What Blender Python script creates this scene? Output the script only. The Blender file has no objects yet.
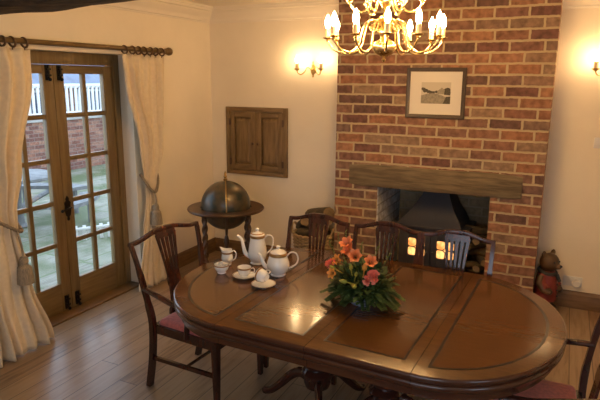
import bpy, bmesh, math, random
from mathutils import Vector, Matrix, noise as mnoise
R = math.radians
PI = math.pi
rnd = random.Random(7)
sc = bpy.context.scene
C = sc.collection

# ------------------------------------------------------------ camera, world, light, exposure
cd = bpy.data.cameras.new('camera'); cam = bpy.data.objects.new('camera', cd); C.objects.link(cam)
yaw, pit, rol = -0.4417, 0.214, 0.0074
fw = Vector((math.sin(yaw)*math.cos(pit), math.cos(yaw)*math.cos(pit), -math.sin(pit)))
rt = Vector((math.cos(yaw), -math.sin(yaw), 0)); up = rt.cross(fw)
rt2 = rt*math.cos(rol)+up*math.sin(rol); up2 = -rt*math.sin(rol)+up*math.cos(rol)
cam.matrix_world = Matrix(((rt2.x, up2.x, -fw.x, 3.4464), (rt2.y, up2.y, -fw.y, -5.057), (rt2.z, up2.z, -fw.z, 1.9001), (0, 0, 0, 1)))
cd.lens = 33.477; cd.sensor_width = 36; cd.clip_start = 0.05
sc.camera = cam
sc.view_settings.view_transform = 'Standard'; sc.view_settings.look = 'None'
sc.view_settings.gamma = 1; sc.view_settings.use_curve_mapping = False
sc.view_settings.exposure = 0.33
BULB = 225.0      # chandelier bulb emission
SBULB = 170.0     # sconce bulb emission
SKY = 3.3
w = bpy.data.worlds.new('sky'); sc.world = w; w.use_nodes = True
nt = w.node_tree; bg = nt.nodes['Background']
tc = nt.nodes.new('ShaderNodeTexCoord'); sx = nt.nodes.new('ShaderNodeSeparateXYZ'); rp = nt.nodes.new('ShaderNodeValToRGB')
nt.links.new(tc.outputs['Generated'], sx.inputs[0]); nt.links.new(sx.outputs['Z'], rp.inputs[0]); nt.links.new(rp.outputs[0], bg.inputs[0])
rp.color_ramp.elements[0].color = (0.72, 0.82, 1.0, 1); rp.color_ramp.elements[0].position = 0.0
rp.color_ramp.elements[1].color = (0.60, 0.74, 1.0, 1); rp.color_ramp.elements[1].position = 0.8
bg.inputs[1].default_value = SKY
def portal(loc, rot, sx_, sy_):
    l = bpy.data.lights.new('daylight_portal', 'AREA'); l.shape = 'RECTANGLE'; l.size = sx_; l.size_y = sy_
    l.cycles.is_portal = True
    o = bpy.data.objects.new('daylight_portal', l); C.objects.link(o); o.location = loc; o.rotation_euler = rot
portal((-0.22, -1.915, 1.04), (0, R(-90), 0), 2.0, 1.4)
portal((5.45, -4.6, 1.45), (0, R(90), 0), 1.2, 1.2)
portal((3.2, -6.70, 1.5), (R(90), 0, 0), 2.4, 1.3)

# ------------------------------------------------------------ materials
def mat(name, col, rough=0.5, metal=0.0, spec=0.5, var=0.0, vscale=8.0, bump=0.0, bscale=60.0, col2=None, stretch=None, coat=0.0, detail=4.0, sheen=0.0):
    m = bpy.data.materials.new(name); m.use_nodes = True
    n = m.node_tree.nodes; L = m.node_tree.links; b = n['Principled BSDF']
    b.inputs['Base Color'].default_value = (*col, 1); b.inputs['Roughness'].default_value = rough
    b.inputs['Metallic'].default_value = metal; b.inputs['Specular IOR Level'].default_value = spec
    b.inputs['Coat Weight'].default_value = coat; b.inputs['Coat Roughness'].default_value = 0.1
    b.inputs['Sheen Weight'].default_value = sheen
    t = n.new('ShaderNodeTexCoord'); mp = n.new('ShaderNodeMapping'); L.new(t.outputs['Object'], mp.inputs[0])
    if stretch: mp.inputs['Scale'].default_value = stretch
    if var > 0 or col2:
        nz = n.new('ShaderNodeTexNoise'); nz.inputs['Scale'].default_value = vscale; nz.inputs['Detail'].default_value = detail
        L.new(mp.outputs[0], nz.inputs['Vector'])
        r = n.new('ShaderNodeValToRGB'); L.new(nz.outputs['Fac'], r.inputs[0])
        c2 = col2 or tuple(c*(1-var) for c in col)
        r.color_ramp.elements[0].position = 0.36; r.color_ramp.elements[0].color = (*c2, 1)
        r.color_ramp.elements[1].position = 0.64; r.color_ramp.elements[1].color = (*col, 1)
        L.new(r.outputs[0], b.inputs['Base Color'])
    if bump > 0:
        nb = n.new('ShaderNodeTexNoise'); nb.inputs['Scale'].default_value = bscale; L.new(mp.outputs[0], nb.inputs['Vector'])
        bp = n.new('ShaderNodeBump'); bp.inputs['Strength'].default_value = bump; bp.inputs['Distance'].default_value = 0.01
        L.new(nb.outputs['Fac'], bp.inputs['Height']); L.new(bp.outputs[0], b.inputs['Normal'])
    return m
def emis(name, col, s):
    m = bpy.data.materials.new(name); m.use_nodes = True; b = m.node_tree.nodes['Principled BSDF']
    b.inputs['Base Color'].default_value = (*col, 1); b.inputs['Emission Color'].default_value = (*col, 1); b.inputs['Emission Strength'].default_value = s
    return m
def glass(name, tint=(0.95, 0.98, 0.97)):
    m = bpy.data.materials.new(name); m.use_nodes = True; n = m.node_tree.nodes; L = m.node_tree.links; n.clear()
    o = n.new('ShaderNodeOutputMaterial'); mx = n.new('ShaderNodeMixShader'); tr = n.new('ShaderNodeBsdfTransparent'); gl = n.new('ShaderNodeBsdfGlossy')
    lw = n.new('ShaderNodeLayerWeight'); lw.inputs[0].default_value = 0.5; pw_ = n.new('ShaderNodeMath'); pw_.operation = 'POWER'; L.new(lw.outputs['Facing'], pw_.inputs[0]); pw_.inputs[1].default_value = 5
    fr = n.new('ShaderNodeMath'); fr.operation = 'MULTIPLY_ADD'; L.new(pw_.outputs[0], fr.inputs[0]); fr.inputs[1].default_value = 0.9; fr.inputs[2].default_value = 0.03; gl.inputs['Roughness'].default_value = 0.02
    tr.inputs[0].default_value = (*tint, 1)
    L.new(fr.outputs[0], mx.inputs[0]); L.new(tr.outputs[0], mx.inputs[1]); L.new(gl.outputs[0], mx.inputs[2]); L.new(mx.outputs[0], o.inputs[0])
    return m
def math_node(n, L, op, a, b=None):
    x = n.new('ShaderNodeMath'); x.operation = op
    for i, v in enumerate((a, b)):
        if v is None: continue
        if hasattr(v, 'is_linked') or hasattr(v, 'links'): L.new(v, x.inputs[i])
        else: x.inputs[i].default_value = v
    return x.outputs[0]
def brick_mat(name, bw, bh, x0, z0, ramp, mortar, axis='X', joint=0.014, soot=None, bumpd=0.006, rough=0.85):
    """running-bond bricks: every brick gets its own colour and slightly ragged edges"""
    m = bpy.data.materials.new(name); m.use_nodes = True
    n = m.node_tree.nodes; L = m.node_tree.links; b = n['Principled BSDF']; b.inputs['Roughness'].default_value = rough
    b.inputs['Specular IOR Level'].default_value = 0.25
    t = n.new('ShaderNodeTexCoord'); s = n.new('ShaderNodeSeparateXYZ')
    nz = n.new('ShaderNodeTexNoise'); nz.inputs['Scale'].default_value = 26; nz.inputs['Detail'].default_value = 3; L.new(t.outputs['Object'], nz.inputs['Vector'])
    L.new(t.outputs['Object'], s.inputs[0])
    wob = math_node(n, L, 'MULTIPLY', math_node(n, L, 'SUBTRACT', nz.outputs['Fac'], 0.5), 0.012)
    if axis == 'X': hx = math_node(n, L, 'ADD', s.outputs['X'], s.outputs['Y'])
    else: hx = math_node(n, L, 'SUBTRACT', s.outputs['Y'], s.outputs['X'])
    nz2 = n.new('ShaderNodeTexNoise'); nz2.inputs['Scale'].default_value = 1.3; L.new(t.outputs['Object'], nz2.inputs['Vector'])
    wob2 = math_node(n, L, 'MULTIPLY', math_node(n, L, 'SUBTRACT', nz2.outputs['Fac'], 0.5), 0.02)
    zz = math_node(n, L, 'DIVIDE', math_node(n, L, 'SUBTRACT', math_node(n, L, 'ADD', math_node(n, L, 'ADD', s.outputs['Z'], wob), wob2), z0), bh)
    row = math_node(n, L, 'FLOOR', zz); fz = math_node(n, L, 'SUBTRACT', zz, row)
    sh = math_node(n, L, 'MULTIPLY', math_node(n, L, 'FLOORED_MODULO', row, 2.0), 0.5)
    wn0 = n.new('ShaderNodeTexWhiteNoise'); wn0.noise_dimensions = '1D'; L.new(row, wn0.inputs['W'])
    jit = math_node(n, L, 'MULTIPLY', math_node(n, L, 'SUBTRACT', wn0.outputs['Value'], 0.5), 0.16)
    xx = math_node(n, L, 'ADD', math_node(n, L, 'ADD', math_node(n, L, 'DIVIDE', math_node(n, L, 'SUBTRACT', math_node(n, L, 'ADD', hx, wob), x0), bw), sh), jit)
    colm = math_node(n, L, 'FLOOR', xx); fx = math_node(n, L, 'SUBTRACT', xx, colm)
    dx = math_node(n, L, 'MULTIPLY', math_node(n, L, 'MINIMUM', fx, math_node(n, L, 'SUBTRACT', 1.0, fx)), bw)
    dz = math_node(n, L, 'MULTIPLY', math_node(n, L, 'MINIMUM', fz, math_node(n, L, 'SUBTRACT', 1.0, fz)), bh)
    dd = math_node(n, L, 'MINIMUM', dx, dz)
    mk = n.new('ShaderNodeMapRange'); mk.inputs['From Min'].default_value = joint*0.35; mk.inputs['From Max'].default_value = joint*0.65
    mk.interpolation_type = 'SMOOTHSTEP'; L.new(dd, mk.inputs['Value'])
    cb = n.new('ShaderNodeCombineXYZ'); L.new(colm, cb.inputs[0]); L.new(row, cb.inputs[1])
    wn = n.new('ShaderNodeTexWhiteNoise'); wn.noise_dimensions = '2D'; L.new(cb.outputs[0], wn.inputs['Vector'])
    r = n.new('ShaderNodeValToRGB'); L.new(wn.outputs['Value'], r.inputs[0])
    els = r.color_ramp.elements
    for i, c in enumerate(ramp):
        e = els[i] if i < 2 else els.new(0.5)
        e.color = (*c, 1)
    for i, e in enumerate(els): e.position = i/(len(ramp)-1)
    fine = n.new('ShaderNodeTexNoise'); fine.inputs['Scale'].default_value = 22; fine.inputs['Detail'].default_value = 6; L.new(t.outputs['Object'], fine.inputs['Vector'])
    fr = n.new('ShaderNodeMapRange'); fr.inputs['From Min'].default_value = 0.3; fr.inputs['From Max'].default_value = 0.7; fr.inputs['To Min'].default_value = 0.65; fr.inputs['To Max'].default_value = 1.3
    L.new(fine.outputs['Fac'], fr.inputs['Value'])
    hs = n.new('ShaderNodeHueSaturation'); L.new(r.outputs[0], hs.inputs['Color']); L.new(fr.outputs[0], hs.inputs['Value'])
    mx = n.new('ShaderNodeMix'); mx.data_type = 'RGBA'; L.new(mk.outputs[0], mx.inputs[0]); mx.inputs[6].default_value = (*mortar, 1); L.new(hs.outputs[0], mx.inputs[7])
    out = mx.outputs[2]
    if soot:
        ns = n.new('ShaderNodeTexNoise'); ns.inputs['Scale'].default_value = 3; L.new(t.outputs['Object'], ns.inputs['Vector'])
        m2 = n.new('ShaderNodeMix'); m2.data_type = 'RGBA'; L.new(ns.outputs['Fac'], m2.inputs[0]); L.new(out, m2.inputs[6]); m2.inputs[7].default_value = (*soot, 1); out = m2.outputs[2]
    L.new(out, b.inputs['Base Color'])
    hgt = math_node(n, L, 'ADD', mk.outputs[0], math_node(n, L, 'MULTIPLY', fine.outputs['Fac'], 0.5))
    bp = n.new('ShaderNodeBump'); bp.inputs['Strength'].default_value = 0.9; bp.inputs['Distance'].default_value = bumpd; L.new(hgt, bp.inputs['Height']); L.new(bp.outputs[0], b.inputs['Normal'])
    return m
def board_mat(name, width, ramp, gap=0.004, length=2.4, rough=0.38, moss=None, axis='Y', bump=0.25, joint_col=(0.02, 0.012, 0.006), coat=0.0):
    """floor boards running along Y: own tone per board, long grain, knots"""
    m = bpy.data.materials.new(name); m.use_nodes = True
    n = m.node_tree.nodes; L = m.node_tree.links; b = n['Principled BSDF']; b.inputs['Roughness'].default_value = rough
    b.inputs['Coat Weight'].default_value = coat
    t = n.new('ShaderNodeTexCoord'); s = n.new('ShaderNodeSeparateXYZ'); L.new(t.outputs['Object'], s.inputs[0])
    X, Y = ('X', 'Y') if axis == 'Y' else ('Y', 'X')
    xx = math_node(n, L, 'DIVIDE', s.outputs[X], width); col = math_node(n, L, 'FLOOR', xx); fx = math_node(n, L, 'SUBTRACT', xx, col)
    w1 = n.new('ShaderNodeTexWhiteNoise'); w1.noise_dimensions = '1D'; L.new(col, w1.inputs['W'])
    yy = math_node(n, L, 'ADD', math_node(n, L, 'DIVIDE', s.outputs[Y], length), w1.outputs['Value']); row = math_node(n, L, 'FLOOR', yy); fy = math_node(n, L, 'SUBTRACT', yy, row)
    cb = n.new('ShaderNodeCombineXYZ'); L.new(col, cb.inputs[0]); L.new(row, cb.inputs[1])
    w2 = n.new('ShaderNodeTexWhiteNoise'); w2.noise_dimensions = '2D'; L.new(cb.outputs[0], w2.inputs['Vector'])
    g = n.new('ShaderNodeMapping'); g.inputs['Scale'].default_value = (14, 1.1, 1) if axis == 'Y' else (1.1, 14, 1)
    off = n.new('ShaderNodeCombineXYZ'); L.new(math_node(n, L, 'MULTIPLY', w2.outputs['Value'], 9.0), off.inputs[2])
    ad = n.new('ShaderNodeVectorMath'); L.new(t.outputs['Object'], ad.inputs[0]); L.new(off.outputs[0], ad.inputs[1]); L.new(ad.outputs[0], g.inputs[0])
    nz = n.new('ShaderNodeTexNoise'); nz.inputs['Scale'].default_value = 2.6; nz.inputs['Detail'].default_value = 7; nz.inputs['Distortion'].default_value = 0.8; L.new(g.outputs[0], nz.inputs['Vector'])
    f = math_node(n, L, 'ADD', math_node(n, L, 'MULTIPLY', nz.outputs['Fac'], 0.75), math_node(n, L, 'MULTIPLY', w2.outputs['Value'], 0.3))
    r = n.new('ShaderNodeValToRGB'); L.new(f, r.inputs[0]); els = r.color_ramp.elements
    for i, c in enumerate(ramp):
        e = els[i] if i < 2 else els.new(0.5)
        e.color = (*c, 1)
    for i, e in enumerate(els): e.position = 0.28+0.5*i/(len(ramp)-1)
    dx = math_node(n, L, 'MULTIPLY', math_node(n, L, 'MINIMUM', fx, math_node(n, L, 'SUBTRACT', 1.0, fx)), width)
    dy = math_node(n, L, 'MULTIPLY', math_node(n, L, 'MINIMUM', fy, math_node(n, L, 'SUBTRACT', 1.0, fy)), length)
    mk = n.new('ShaderNodeMapRange'); mk.inputs['From Min'].default_value = gap*0.4; mk.inputs['From Max'].default_value = gap; L.new(math_node(n, L, 'MINIMUM', dx, dy), mk.inputs['Value'])
    mx = n.new('ShaderNodeMix'); mx.data_type = 'RGBA'; L.new(mk.outputs[0], mx.inputs[0]); mx.inputs[6].default_value = (*joint_col, 1); L.new(r.outputs[0], mx.inputs[7])
    out = mx.outputs[2]
    if moss:
        n3 = n.new('ShaderNodeTexNoise'); n3.inputs['Scale'].default_value = 1.6; n3.inputs['Detail'].default_value = 6; L.new(t.outputs['Object'], n3.inputs['Vector'])
        m3 = n.new('ShaderNodeMapRange'); m3.inputs['From Min'].default_value = 0.42; m3.inputs['From Max'].default_value = 0.6; L.new(n3.outputs['Fac'], m3.inputs['Value'])
        m2 = n.new('ShaderNodeMix'); m2.data_type = 'RGBA'; L.new(m3.outputs[0], m2.inputs[0]); L.new(out, m2.inputs[6]); m2.inputs[7].default_value = (*moss, 1); out = m2.outputs[2]
    L.new(out, b.inputs['Base Color'])
    bp = n.new('ShaderNodeBump'); bp.inputs['Strength'].default_value = bump; bp.inputs['Distance'].default_value = 0.004
    L.new(math_node(n, L, 'ADD', mk.outputs[0], math_node(n, L, 'MULTIPLY', nz.outputs['Fac'], 0.4)), bp.inputs['Height']); L.new(bp.outputs[0], b.inputs['Normal'])
    return m
M = {}
M['plaster'] = mat('plaster', (0.87, 0.78, 0.63), 0.9, var=0.05, vscale=2.5, bump=0.15, bscale=14)
M['cornice'] = mat('cornice_paint', (0.82, 0.75, 0.64), 0.7)
M['ceiling'] = mat('ceiling_paint', (0.82, 0.74, 0.62), 0.9)
M['brick'] = brick_mat('chimney_brick', 0.2551, 0.086, 1.5516, 1.2111-0.043, [(0.15, 0.085, 0.065), (0.29, 0.135, 0.08), (0.18, 0.085, 0.065), (0.36, 0.18, 0.10), (0.22, 0.11, 0.08), (0.32, 0.21, 0.13), (0.19, 0.11, 0.085), (0.33, 0.155, 0.085)], (0.50, 0.39, 0.24), joint=0.017)
M['soot'] = brick_mat('hearth_brick', 0.2551, 0.086, 0.1, 0.0, [(0.62, 0.46, 0.27), (0.72, 0.53, 0.32), (0.54, 0.40, 0.24)], (0.74, 0.60, 0.40), soot=(0.42, 0.31, 0.18))
M['yardbrick'] = brick_mat('garden_brick', 0.235, 0.078, 0.0, 0.0, [(0.19, 0.08, 0.055), (0.27, 0.12, 0.08), (0.16, 0.075, 0.06), (0.30, 0.16, 0.11)], (0.24, 0.18, 0.15), axis='Y', joint=0.012)
M['floor'] = board_mat('floor_boards', 0.145, [(0.16, 0.10, 0.055), (0.24, 0.16, 0.095), (0.29, 0.20, 0.125), (0.33, 0.24, 0.155)], gap=0.0035, rough=0.30, length=4.5, joint_col=(0.06, 0.035, 0.018))
M['patio'] = board_mat('patio_slabs', 0.6, [(0.12, 0.11, 0.075), (0.18, 0.17, 0.125), (0.25, 0.24, 0.19)], gap=0.02, length=0.75, rough=0.7, moss=(0.085, 0.105, 0.04), joint_col=(0.10, 0.14, 0.05))
M['pine'] = mat('pine', (0.215, 0.145, 0.06), 0.45, col2=(0.155, 0.098, 0.038), vscale=3, stretch=(14, 14, 1.2), bump=0.1)
M['pinex'] = mat('pine_horizontal', (0.215, 0.145, 0.06), 0.45, col2=(0.155, 0.098, 0.038), vscale=3, stretch=(14, 1.2, 14), bump=0.1)
M['skirt'] = mat('skirting_pine', (0.22, 0.125, 0.05), 0.4, col2=(0.13, 0.07, 0.025), vscale=3, stretch=(1.5, 1.5, 14))
M['cup'] = mat('aged_pine', (0.25, 0.16, 0.07), 0.5, col2=(0.16, 0.10, 0.04), vscale=4, stretch=(9, 9, 1.2), bump=0.15)
M['cupx'] = mat('aged_pine_horizontal', (0.25, 0.16, 0.07), 0.5, col2=(0.16, 0.10, 0.04), vscale=4, stretch=(1.2, 9, 9), bump=0.15)
M['lintel'] = mat('oak_lintel', (0.22, 0.16, 0.085), 0.75, col2=(0.12, 0.085, 0.045), vscale=3.5, stretch=(1.3, 8, 12), bump=0.6, bscale=9)
M['beam'] = mat('old_beam', (0.085, 0.055, 0.035), 0.85, col2=(0.03, 0.02, 0.013), vscale=5, stretch=(1.2, 6, 6), bump=0.8, bscale=10)
M['pole'] = mat('pole_wood', (0.17, 0.10, 0.03), 0.35, var=0.3, vscale=6)
M['ringw'] = mat('ring_wood', (0.09, 0.045, 0.02), 0.35)
M['iron'] = mat('black_iron', (0.012, 0.011, 0.011), 0.45, metal=0.6)
M['curtain'] = mat('curtain_cloth', (0.76, 0.64, 0.46), 0.85, var=0.08, vscale=30, bump=0.15, bscale=220, sheen=0.2)
M['rope'] = mat('rope', (0.34, 0.27, 0.19), 0.8, var=0.4, vscale=80)
M['tassel'] = mat('tassel_thread', (0.40, 0.33, 0.24), 0.9, var=0.5, vscale=10, stretch=(30, 30, 1))
M['mahog'] = mat('mahogany', (0.065, 0.018, 0.010), 0.25, col2=(0.032, 0.009, 0.006), vscale=5, stretch=(4, 4, 1.0), coat=0.3)
M['band'] = mat('crossbanding', (0.115, 0.047, 0.012), 0.19, col2=(0.088, 0.034, 0.009), vscale=5, stretch=(2, 14, 1), spec=0.45)
M['field'] = mat('figured_veneer', (0.100, 0.042, 0.012), 0.14, col2=(0.088, 0.036, 0.0105), vscale=4, stretch=(2, 22, 1), spec=0.45, detail=3)
M['edge'] = mat('table_edge', (0.08, 0.026, 0.011), 0.22, col2=(0.06, 0.017, 0.009), vscale=5, coat=0.4)
M['line'] = mat('ebony_stringing', (0.012, 0.006, 0.005), 0.3)
M['ped'] = mat('pedestal_mahogany', (0.055, 0.016, 0.010), 0.2, coat=0.5)
M['seat'] = mat('red_upholstery', (0.58, 0.15, 0.13), 0.8, var=0.3, vscale=60, bump=0.3, bscale=200, sheen=0.3)
M['china'] = mat('white_china', (0.92, 0.90, 0.85), 0.12, coat=0.5)
M['gold'] = mat('gilt_band', (0.36, 0.19, 0.055), 0.3, metal=0.5)
M['brass'] = mat('brass', (0.86, 0.66, 0.33), 0.25, metal=1.0)
M['brassd'] = mat('dull_brass', (0.50, 0.34, 0.13), 0.35, metal=1.0)
M['candle'] = mat('candle_sleeve', (0.80, 0.62, 0.36), 0.5)
M['bulb'] = emis('lit_bulb', (1.0, 0.60, 0.235), BULB)
M['sbulb'] = emis('lit_sconce_bulb', (1.0, 0.64, 0.30), SBULB)
M['glass'] = glass('pane_glass')
M['stove'] = mat('stove_iron', (0.05, 0.05, 0.062), 0.55, metal=0.2, bump=0.1, bscale=90)
M['white'] = mat('white_paint', (0.62, 0.62, 0.61), 0.5)
M['plastic'] = mat('white_plastic', (0.75, 0.74, 0.72), 0.35)
M['slate'] = mat('roof_slate', (0.16, 0.19, 0.26), 0.6, var=0.3, vscale=3)
M['stone'] = mat('weathered_wood', (0.19, 0.19, 0.19), 0.75, var=0.35, vscale=9)
M['coping'] = mat('coping_stone', (0.36, 0.34, 0.31), 0.8, var=0.25, vscale=4)
M['dglass'] = mat('dark_window', (0.05, 0.07, 0.11), 0.1)
M['bark'] = mat('bark', (0.11, 0.08, 0.045), 0.9, var=0.6, vscale=14, bump=0.9, bscale=25)
M['cut'] = mat('cut_wood', (0.27, 0.19, 0.10), 0.8, var=0.3, vscale=20)
M['wicker'] = mat('wicker', (0.50, 0.36, 0.19), 0.7, var=0.4, vscale=40)
M['globe'] = mat('globe_map', (0.02, 0.03, 0.022), 0.35, col2=(0.10, 0.065, 0.03), vscale=11, coat=0.15, detail=10)
M['gwood'] = mat('globe_wood', (0.085, 0.045, 0.022), 0.35, col2=(0.05, 0.024, 0.012), vscale=6)
M['leaf'] = mat('leaf_green', (0.085, 0.155, 0.045), 0.5, col2=(0.035, 0.075, 0.022), vscale=18)
M['leaf2'] = mat('pale_leaf', (0.13, 0.20, 0.05), 0.5, var=0.3, vscale=18)
M['lily'] = mat('orange_petal', (0.90, 0.24, 0.06), 0.5, col2=(0.85, 0.30, 0.12), vscale=20)
M['coral'] = mat('coral_petal', (0.92, 0.30, 0.20), 0.55, col2=(0.80, 0.18, 0.12), vscale=40)
M['bud'] = mat('yellow_green_bud', (0.52, 0.42, 0.06), 0.5, col2=(0.30, 0.33, 0.05), vscale=30)
M['apricot'] = mat('apricot_petal', (0.85, 0.36, 0.06), 0.5)
M['stamen'] = mat('stamen', (0.25, 0.10, 0.03), 0.7)
M['bear'] = mat('carved_wood_fur', (0.11, 0.06, 0.028), 0.4, var=0.5, vscale=12)
M['coat'] = mat('red_painted_coat', (0.24, 0.035, 0.03), 0.4, var=0.3, vscale=10)
M['scarf'] = mat('dark_painted_collar', (0.025, 0.03, 0.035), 0.5)
M['muzzle'] = mat('muzzle_wood', (0.22, 0.13, 0.06), 0.5)
M['mount'] = mat('picture_mount', (0.74, 0.68, 0.58), 0.8)
M['frame'] = mat('picture_frame', (0.06, 0.036, 0.02), 0.4)
M['pgold'] = mat('frame_gilt', (0.26, 0.17, 0.08), 0.4, metal=0.5)

# ------------------------------------------------------------ mesh helpers
class MB:
    def __init__(s): s.bm = bmesh.new()
    def box(s, x0, x1, y0, y1, z0, z1, bev=0.0, mi=0, Mx=None, seg=2):
        vs = [s.bm.verts.new((x, y, z)) for x in (x0, x1) for y in (y0, y1) for z in (z0, z1)]
        F = [(0, 1, 3, 2), (4, 6, 7, 5), (0, 4, 5, 1), (2, 3, 7, 6), (0, 2, 6, 4), (1, 5, 7, 3)]
        fs = [s.bm.faces.new([vs[i] for i in f]) for f in F]
        for f in fs: f.material_index = mi
        if bev > 0:
            es = list({e for f in fs for e in f.edges})
            r = bmesh.ops.bevel(s.bm, geom=es, offset=bev, segments=seg, affect='EDGES', profile=0.5)
            for f in r['faces']: f.material_index = mi
            vs = list({v for f in r['faces'] for v in f.verts} | {v for v in vs if v.is_valid})
        if Mx is not None: bmesh.ops.transform(s.bm, matrix=Mx, verts=[v for v in vs if v.is_valid])
        return s
    def loft(s, loops, closed=True, cap=True, mi=0):
        rows = [[s.bm.verts.new(p) for p in lp] for lp in loops]
        n = len(rows[0])
        for a, b in zip(rows, rows[1:]):
            for i in range(n if closed else n-1):
                j = (i+1) % n
                f = s.bm.faces.new((a[i], a[j], b[j], b[i])); f.material_index = mi
        if cap and closed:
            f = s.bm.faces.new(rows[0][::-1]); f.material_index = mi
            f = s.bm.faces.new(rows[-1]); f.material_index = mi
        return s
    def lathe(s, prof, n=24, c=(0, 0, 0), mi=0, Mx=None, cap=True):
        Mx = Mx or Matrix.Identity(4); c = Vector(c)
        loops = [[c+(Mx @ Vector((max(r, 1e-4)*math.cos(2*PI*i/n), max(r, 1e-4)*math.sin(2*PI*i/n), z))) for i in range(n)] for r, z in prof]
        return s.loft(loops, cap=cap, mi=mi)
    def tube(s, path, r, n=8, mi=0, flat=1.0, closed=False, twist=None):
        P = [Vector(p) for p in path]; m = len(P)
        rs = r if isinstance(r, (list, tuple)) else [r]*m
        up = None; loops = []
        for i in range(m):
            if closed: t = (P[(i+1) % m]-P[i-1]).normalized()
            else: t = (P[min(i+1, m-1)]-P[max(i-1, 0)]).normalized()
            if up is None:
                up = Vector((0, 0, 1)) if abs(t.z) < 0.9 else Vector((1, 0, 0))
            up = (up-t*up.dot(t))
            if up.length < 1e-6: up = t.orthogonal()
            up.normalize(); sd = t.cross(up)
            loops.append([P[i]+(sd*math.cos(2*PI*k/n)*flat+up*math.sin(2*PI*k/n))*rs[i] for k in range(n)])
        if closed:
            rows = [[s.bm.verts.new(p) for p in lp] for lp in loops]
            for a in range(m):
                b = (a+1) % m
                for k in range(n):
                    f = s.bm.faces.new((rows[a][k], rows[a][(k+1) % n], rows[b][(k+1) % n], rows[b][k])); f.material_index = mi
        else: s.loft(loops, mi=mi)
        return s
    def ball(s, c, r, seg=16, mi=0, Mx=None):
        r = r if isinstance(r, (list, tuple)) else (r, r, r); c = Vector(c); h = seg//2
        Mx = Mx or Matrix.Identity(3)
        loops = [[c+Mx @ Vector((r[0]*max(math.sin(PI*j/h), 1e-3)*math.cos(2*PI*i/seg), r[1]*max(math.sin(PI*j/h), 1e-3)*math.sin(2*PI*i/seg), -r[2]*math.cos(PI*j/h))) for i in range(seg)] for j in range(h+1)]
        return s.loft(loops, mi=mi)
    def prism(s, poly, f, d0, d1, mi=0):
        """poly in 2-D, f(u, v, d) -> xyz"""
        return s.loft([[f(u, v, d0) for u, v in poly], [f(u, v, d1) for u, v in poly]], mi=mi)
    def face(s, pts, mi=0):
        f = s.bm.faces.new([s.bm.verts.new(p) for p in pts]); f.material_index = mi; return s
    def build(s, name, mats, parent=None, loc=None, sharp=38, smooth=True, recalc=True):
        if recalc: bmesh.ops.recalc_face_normals(s.bm, faces=s.bm.faces)
        if smooth:
            for f in s.bm.faces: f.smooth = True
            for e in s.bm.edges:
                if len(e.link_faces) == 2:
                    try:
                        if e.calc_face_angle() > R(sharp): e.smooth = False
                    except ValueError: pass
        me = bpy.data.meshes.new(name); s.bm.to_mesh(me); s.bm.free()
        for m in (mats if isinstance(mats, list) else [mats]): me.materials.append(m)
        o = bpy.data.objects.new(name, me); C.objects.link(o)
        if parent: o.parent = parent
        if loc is not None: o.location = loc
        return o
def tag(o, label=None, cat=None, group=None, kind=None):
    if label: o['label'] = label
    if cat: o['category'] = cat
    if group: o['group'] = group
    if kind: o['kind'] = kind
    return o
def empty(name, loc=(0, 0, 0), rz=0, label=None, cat=None, group=None, kind=None, parent=None):
    o = bpy.data.objects.new(name, None); C.objects.link(o); o.location = loc; o.rotation_euler = (0, 0, rz); o.empty_display_size = 0.1
    if parent: o.parent = parent
    return tag(o, label, cat, group, kind)
def copy_tree(o, parent=None):
    c = o.copy(); C.objects.link(c)
    if parent: c.parent = parent; c.matrix_parent_inverse = o.matrix_parent_inverse
    for ch in list(o.children): copy_tree(ch, c)
    return c
def struct(name, mb, m, parent=None, label=None, **k):
    o = mb.build(name, m, parent, **k)
    if not parent: o['kind'] = 'structure'
    if label: o['label'] = label
    return o
def bez(pts, n=8):
    """Catmull-Rom through pts"""
    P = [Vector(p) for p in pts]; P = [P[0]*2-P[1]]+P+[P[-1]*2-P[-2]]; out = []
    for i in range(1, len(P)-2):
        for k in range(n):
            t = k/n; a, b, c, d = P[i-1:i+3]
            out.append(0.5*((2*b)+(-a+c)*t+(2*a-5*b+4*c-d)*t*t+(-a+3*b-3*c+d)*t**3))
    out.append(P[-2]); return out
def smooth(a, b, t):
    t = max(0, min(1, (t-a)/(b-a))); return t*t*(3-2*t)

# ------------------------------------------------------------ room shell
W, D, H = 5.3, -6.4, 2.6
DY0, DY1, DZ = -2.615, -1.215, 2.09     # french door opening
m = MB(); m.box(-0.19, W, D, 0.5, -0.12, 0); struct('floor', m, M['floor'], label='wide pale pine floorboards')
m = MB(); m.box(-0.3, W+0.3, D-0.3, 0.8, H, H+0.15); struct('ceiling', m, M['ceiling'], label='cream painted ceiling')
m = MB()
m.box(-0.19, 0, D-0.2, DY0, -0.12, H); m.box(-0.19, 0, DY1, 0.3, -0.12, H); m.box(-0.19, 0, DY0, DY1, DZ, H)
struct('wall_left', m, M['plaster'], label='cream plaster wall around the glazed doors')
m = MB()
m.box(0, 1.56, 0, 0.3, 0, H); m.box(3.32, W, 0, 0.3, 0, H)
struct('wall_back', m, M['plaster'], label='cream plaster wall either side of the brick chimney breast')
WY0, WY1, WZ0, WZ1 = -5.2, -4.0, 0.85, 2.05
m = MB()
m.box(W, W+0.3, D-0.2, WY0, -0.12, H); m.box(W, W+0.3, WY1, 0.3, -0.12, H); m.box(W, W+0.3, WY0, WY1, -0.12, WZ0); m.box(W, W+0.3, WY0, WY1, WZ1, H)
struct('wall_right', m, M['plaster'])
m = MB()
m.box(0, 2.0, D-0.25, D, -0.12, H); m.box(4.4, W, D-0.25, D, -0.12, H); m.box(2.0, 4.4, D-0.25, D, -0.12, 0.85); m.box(2.0, 4.4, D-0.25, D, 2.15, H)
struct('wall_front', m, M['plaster'])
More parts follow.
